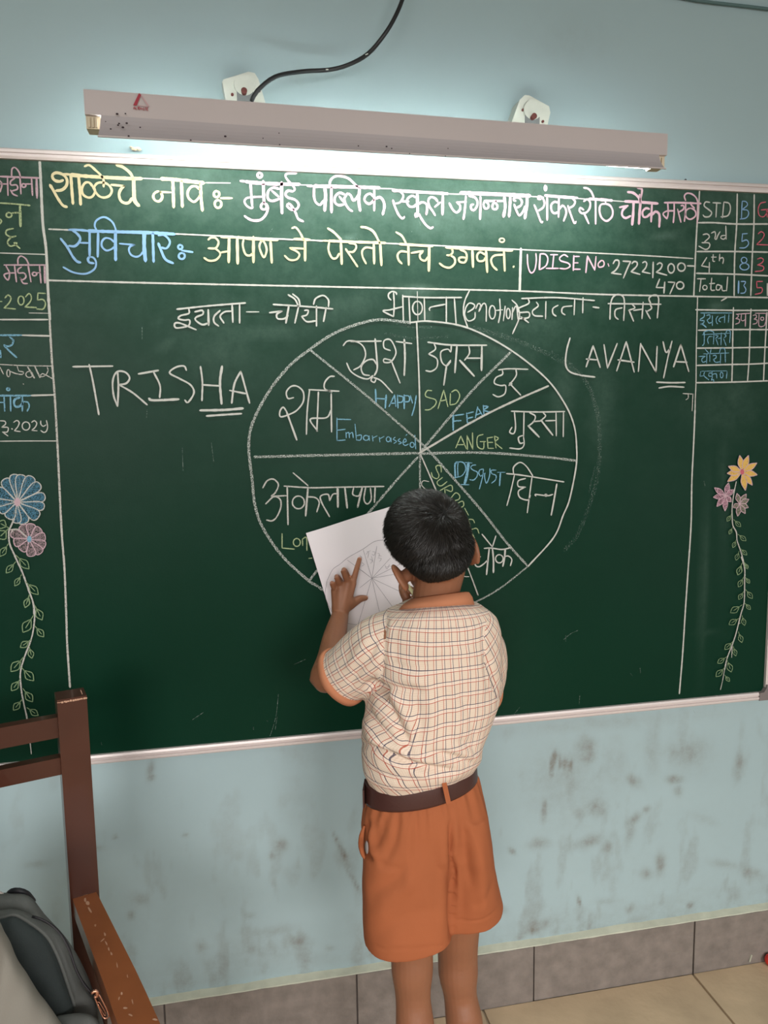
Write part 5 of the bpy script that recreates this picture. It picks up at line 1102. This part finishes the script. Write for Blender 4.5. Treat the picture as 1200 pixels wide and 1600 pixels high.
SF_ = [(-.014,5,[(560,1160),(600,1175),(640,1193),(680,1203),(712,1205)]),(.009,11,[(566,1148),(605,1160),(650,1180),(690,1190)]),(-.006,4,[(640,1180),(690,1177),(735,1192)]),(.006,8,[(690,1168),(735,1178),(750,1190)]),
    (-.026,8,[(576,1068),(590,1076),(604,1090)]),(-.010,6,[(592,1082),(612,1112),(632,1150),(645,1185)]),(.006,9,[(604,1075),(628,1108),(648,1150)]),(-.008,5,[(600,1072),(630,1078),(665,1082)]),(.005,8,[(605,1060),(640,1062),(680,1070)]),
    (-.008,5,[(572,1105),(592,1135),(622,1162)]),(.006,7,[(568,1120),(585,1150),(610,1172)]),(-.004,3.5,[(604,962),(601,990),(600,1020),(597,1050),(588,1078)]),(.003,6,[(612,965),(609,1000),(608,1040)]),
    (-.0035,3.5,[(758,968),(755,1000),(757,1040),(766,1082)]),(-.005,5,[(760,1025),(768,1050),(775,1070)]),(-.005,5,[(590,1000),(575,1030),(558,1052),(545,1080)]),(.005,7,[(580,990),(560,1020),(540,1048)]),(-.004,4,[(598,1040),(580,1062),(562,1082)]),(.005,6,[(596,1050),(578,1075)]),
    (-.004,6,[(650,1090),(655,1130),(650,1170)]),(.004,9,[(670,1080),(676,1130),(668,1180)]),(-.003,6,[(720,1080),(735,1120),(742,1165)]),(.003,8,[(705,1060),(712,1120),(715,1170)]),(-.004,5,[(745,1180),(733,1165),(715,1155)]),(-.0035,5,[(575,1205),(600,1212),(630,1222)]),(.004,6,[(640,1207),(670,1212)]),
    (-.002,2.5,[(620,975),(690,978),(760,975)]),(-.004,5,[(610,1035),(640,1045),(680,1042)]),(.003,8,[(640,1020),(690,1015),(740,1022)])]
V = folds(V, N_, SF_)
wr = np.array([mnoise.noise(Vector((p[0]*22, p[1]*22, p[2]*16)))*.0022+mnoise.noise(Vector((p[0]*55, p[1]*55, p[2]*40)))*.0008 for p in V])
V = V+N_*wr[:, None]; V = smooth(V, F, 1, .4)
shirt = npmesh('shirt', V, F, M_shirt, boy)
px, py = projn(V); fx = px[F].mean(1); fy = py[F].mean(1)
lineL = np.interp(fy, [940, 965, 1000, 1040, 1078, 1095], [608, 604, 601, 599, 588, 572]); isL = (fx < lineL) & (fy < 1094)
lineR = np.interp(fy, [950, 985, 1040, 1085, 1110], [766, 757, 757, 772, 790]); isR = (fx > lineR) & (fy < 1110)
c0 = np.array([HC.x+.012, BY]); ang = np.arctan2(V[:, 0]-c0[0], -(V[:, 1]-c0[1]))
nz = lambda s, k, a: np.array([mnoise.noise(Vector((p[0]*s, p[1]*s, p[2]*s+k)))*a for p in V])
ux = ang*.098+nz(9, 0, .006); zs_ = at(680, 985, -.42).z; uz = V[:, 2]+nz(9, 20, .006)+np.clip((V[:, 2]-zs_)/.03, 0, 1)*(V[:, 1]+.43)*.55
# diagonal drag of the cloth towards the left arm, seen in the weave
drag = np.exp(-(((px-592)/50)**2+((py-1135)/62)**2)); zc_ = at(620, 1125, -.42).z; x0_, z0_ = ux.copy(), V[:, 2]-zc_; ux = ux-drag*z0_*.75; uz = uz+drag*(px-620)*.00085
def slv(Q, s, u):
    o = np.array(Q[0][:3]); e = np.array(Q[-1][:3]); ax = (e-o); Ls = np.linalg.norm(ax); ax /= Ls; rel = V-o; t = rel@ax; q = rel-t[:, None]*ax
    return np.arctan2(q@np.array(s), q@np.array(u))*.055+nz(12, 40, .005), t+nz(12, 60, .005)
aL, tL = slv(QL, sL, uL); aR, tR = slv(QR, sR, uR)
uvl = shirt.data.uv_layers.new(name='cloth'); FU = np.where(isL[:, None], aL[F], np.where(isR[:, None], aR[F], ux[F])); FV = np.where(isL[:, None], tL[F], np.where(isR[:, None], tR[F], uz[F]))
# keep the wrap seam of the angle coordinates from smearing
for U in (FU,):
    sp_ = (U.max(1)-U.min(1)) > .2; U[sp_] = np.where(U[sp_] < 0, U[sp_]+2*math.pi*.098, U[sp_])
uvl.data.foreach_set('uv', np.stack([FU, FV], -1).reshape(-1))
def cuff(name, Q, r, width, back=.002):
    e = Vector(Q[-1][:3]); d = Vector((Q[-1]-Q[-3])[:3]).normalized(); up = d.orthogonal().normalized(); s = d.cross(up); V = []; n = 40
    prof = [(-width, r*.99), (-width, r+.0035), (-width*.5, r+.0045), (0, r+.0035), (.002, r), (.0005, r-.004), (-.02, r-.006)]
    for t, rr in prof:
        for j in range(n):
            a = 2*math.pi*j/n; wob = 1+.025*math.sin(a*3+1)+.015*math.sin(a*5)
            V.append(e+d*t+(s*math.cos(a)+up*math.sin(a))*rr*wob)
    F = [(i*n+j, i*n+(j+1) % n, (i+1)*n+(j+1) % n, (i+1)*n+j) for i in range(len(prof)-1) for j in range(n)]
    o = mesh(name, V, F, M_trim, shirt, True); return o
cuff('cuff', QL, .0535, .015); cuff('cuff', QR, .0405, .014)
# collar: folded band, standing a little off the neck
def band(name, prof, m, parent, n=64, thick=.0018, gap=None, wob=0, ty=0):
    "prof: rows (centre, half width, half depth, tilt)"
    V = []; k = len(prof)
    for side in (0, 1):
        for c, hw, hd, tl in (prof if side == 0 else prof[::-1]):
            for j in range(n):
                a = 2*math.pi*j/n; q = 1+wob*math.sin(a*4+len(V)*.0001)
                x = math.cos(a)*(hw-side*thick)*q; y = math.sin(a)*(hd-side*thick)*q
                V.append(Vector(c)+Vector((x, y, x*tl-y*ty)))
    rr = 2*k; F = [(i*n+j, ((i+1) % rr)*n+j, ((i+1) % rr)*n+(j+1) % n, i*n+(j+1) % n) for i in range(rr) for j in range(n)]
    return mesh(name, V, F, m, parent, True)
def cr(y, xl, xr, hd, Y, tl):
    a = at(xl, y, Y); b = at(xr, y, Y); return ((a+b)/2, (b.x-a.x)/2, hd, tl)
band('collar', [cr(934,643,723,.048,-.350,.04), cr(930,644,726,.050,-.350,.06), cr(931,641,731,.055,-.351,.06), cr(938,632,736,.062,-.352,.03), cr(949,622,739,.069,-.353,0)], M_trim, shirt, wob=.008, ty=.28)

# ---- shorts, belt
bm = bmesh.new()
loft(bm, rows([(1206,582,732,.054,-.34,.12),(1218,578,736,.060,-.34,.13),(1232,571,748,.066,-.338,.11),(1252,566,753,.073,-.338,.05),(1280,563,761,.079,-.335,.02),(1312,564,766,.080,-.333,0),(1335,575,762,.070,-.33,0),(1350,600,740,.045,-.33,0)]), sq=2.2)
loft(bm, rows([(1270,580,690,.060,-.35,0),(1330,566,700,.067,-.352,0),(1390,566,705,.069,-.355,0),(1440,566,706,.070,-.357,0),(1466,567,704,.069,-.357,0)]), sq=2.3)
loft(bm, rows([(1262,668,757,.070,-.337,0),(1320,668,768,.076,-.335,0),(1375,668,776,.072,-.325,0),(1416,668,784,.068,-.315,0),(1428,670,782,.067,-.313,0)]), sq=2.2)
V, F = remesh(bm, .0042); V = smooth(V, F, 3, .5); N_ = normals(V, F); px, py = projn(V)
wz = at(655, 1238, -.40).z; dz = np.clip((wz-V[:, 2])/.11, 0, 1); th_ = np.arctan2(V[:, 0]-at(655,1230,-.34).x, -(V[:, 1]+.34))
pl = -.002*(V[:, 2] < wz+.03)+(V[:, 2] < wz-.0)*(np.sin(th_*17+.6*np.sin(th_*5))*.5+.5*np.sin(th_*29+1))*np.clip(1-dz, 0, 1)**1.3*.0042*(V[:, 2] < wz+.03)
V = V+N_*pl[:, None]
FF = [(-.014,4,[(704,1285),(707,1340),(708,1400),(706,1470)]),(-.008,14,[(722,1320),(722,1380),(720,1450)]),(.004,8,[(690,1290),(693,1380),(692,1460)]),(-.006,7,[(722,1280),(728,1320),(738,1390)]),(.006,10,[(745,1300),(752,1370),(756,1430)]),(-.009,4,[(575,1282),(569,1310),(572,1330),(582,1345)]),(.006,6,[(582,1290),(580,1320),(590,1345)]),
    (-.004,6,[(600,1272),(596,1300),(586,1325)]),(-.004,7,[(625,1270),(618,1310),(600,1350)]),(.004,9,[(640,1275),(640,1330),(636,1400)]),(-.003,9,[(650,1270),(648,1310),(642,1350)]),(-.004,10,[(575,1400),(610,1380),(640,1350)]),(.003,12,[(575,1440),(620,1400),(660,1370)]),(-.003,12,[(580,1470),(640,1430),(690,1420)]),
    (-.0022,1.6,[(570,1470),(585,1478),(610,1483),(660,1482),(703,1477)]),(-.0022,1.6,[(706,1440),(735,1440),(760,1433),(780,1418)]),(-.003,5,[(590,1345),(605,1355),(625,1357)]),(-.003,6,[(740,1420),(760,1400),(775,1380)])]
V = folds(V, N_, FF); wr = np.array([mnoise.noise(Vector((p[0]*16, p[1]*16, p[2]*9)))*.0034+mnoise.noise(Vector((p[0]*40, p[1]*40, p[2]*25)))*.0008 for p in V]); V = V+N_*wr[:, None]
shorts = npmesh('shorts', V, F, M_orange, boy)
# pocket opening with its lining on the left hip
p_ = [at(a, b, c) for a, b, c in ((571,1290,-.352),(567,1305,-.352),(566,1322,-.352),(570,1338,-.356),(577,1346,-.362))]
tube('pocket_edge', [q+Vector((-.002, 0, 0)) for q in p_], .0045, M_orange, shorts, n=8, step=.006, radii=[.002, .005, .0055, .004, .0015])
bm = bmesh.new(); ellipsoid(bm, at(573, 1324, -.385), (.003, .007, .012)); bmobj('pocket_lining', bm, M_lining, shorts, smooth=True)
# belt
bt = .135
belt = band('belt', [cr(1202,573,741,.068,-.34,bt), cr(1202,571.5,742.5,.0700,-.34,bt), cr(1206,571,743,.0712,-.34,bt), cr(1229,570,744.5,.0722,-.34,bt), cr(1232.5,570,744,.0710,-.34,bt), cr(1232.5,572,742,.069,-.34,bt)], M_belt, boy, thick=.003)
bx_ = at(567, 1243, -.345)
bm = bmesh.new(); bar(bm, bx_+Vector((.010, .03, .0)), bx_+Vector((-.001, -.012, -.001)), .003, .034); bmobj('belt_tail', bm, M_belt, belt, bevel=.001)
ltop = at(690.5, 1210, -.411); lbot = at(700, 1254, -.4185)
bm = bmesh.new(); bar(bm, ltop+Vector((0, .004, .003)), ltop+Vector((.0, -.006, -.002)), .008, .003, up=Vector((0, 0, 1))); bar(bm, ltop+Vector((0, -.0045, -.001)), lbot+Vector((0, -.0045, 0)), .0085, .0025, up=Vector((0, -1, 0))); bmobj('belt_loop', bm, M_orange, shorts, bevel=.0008)
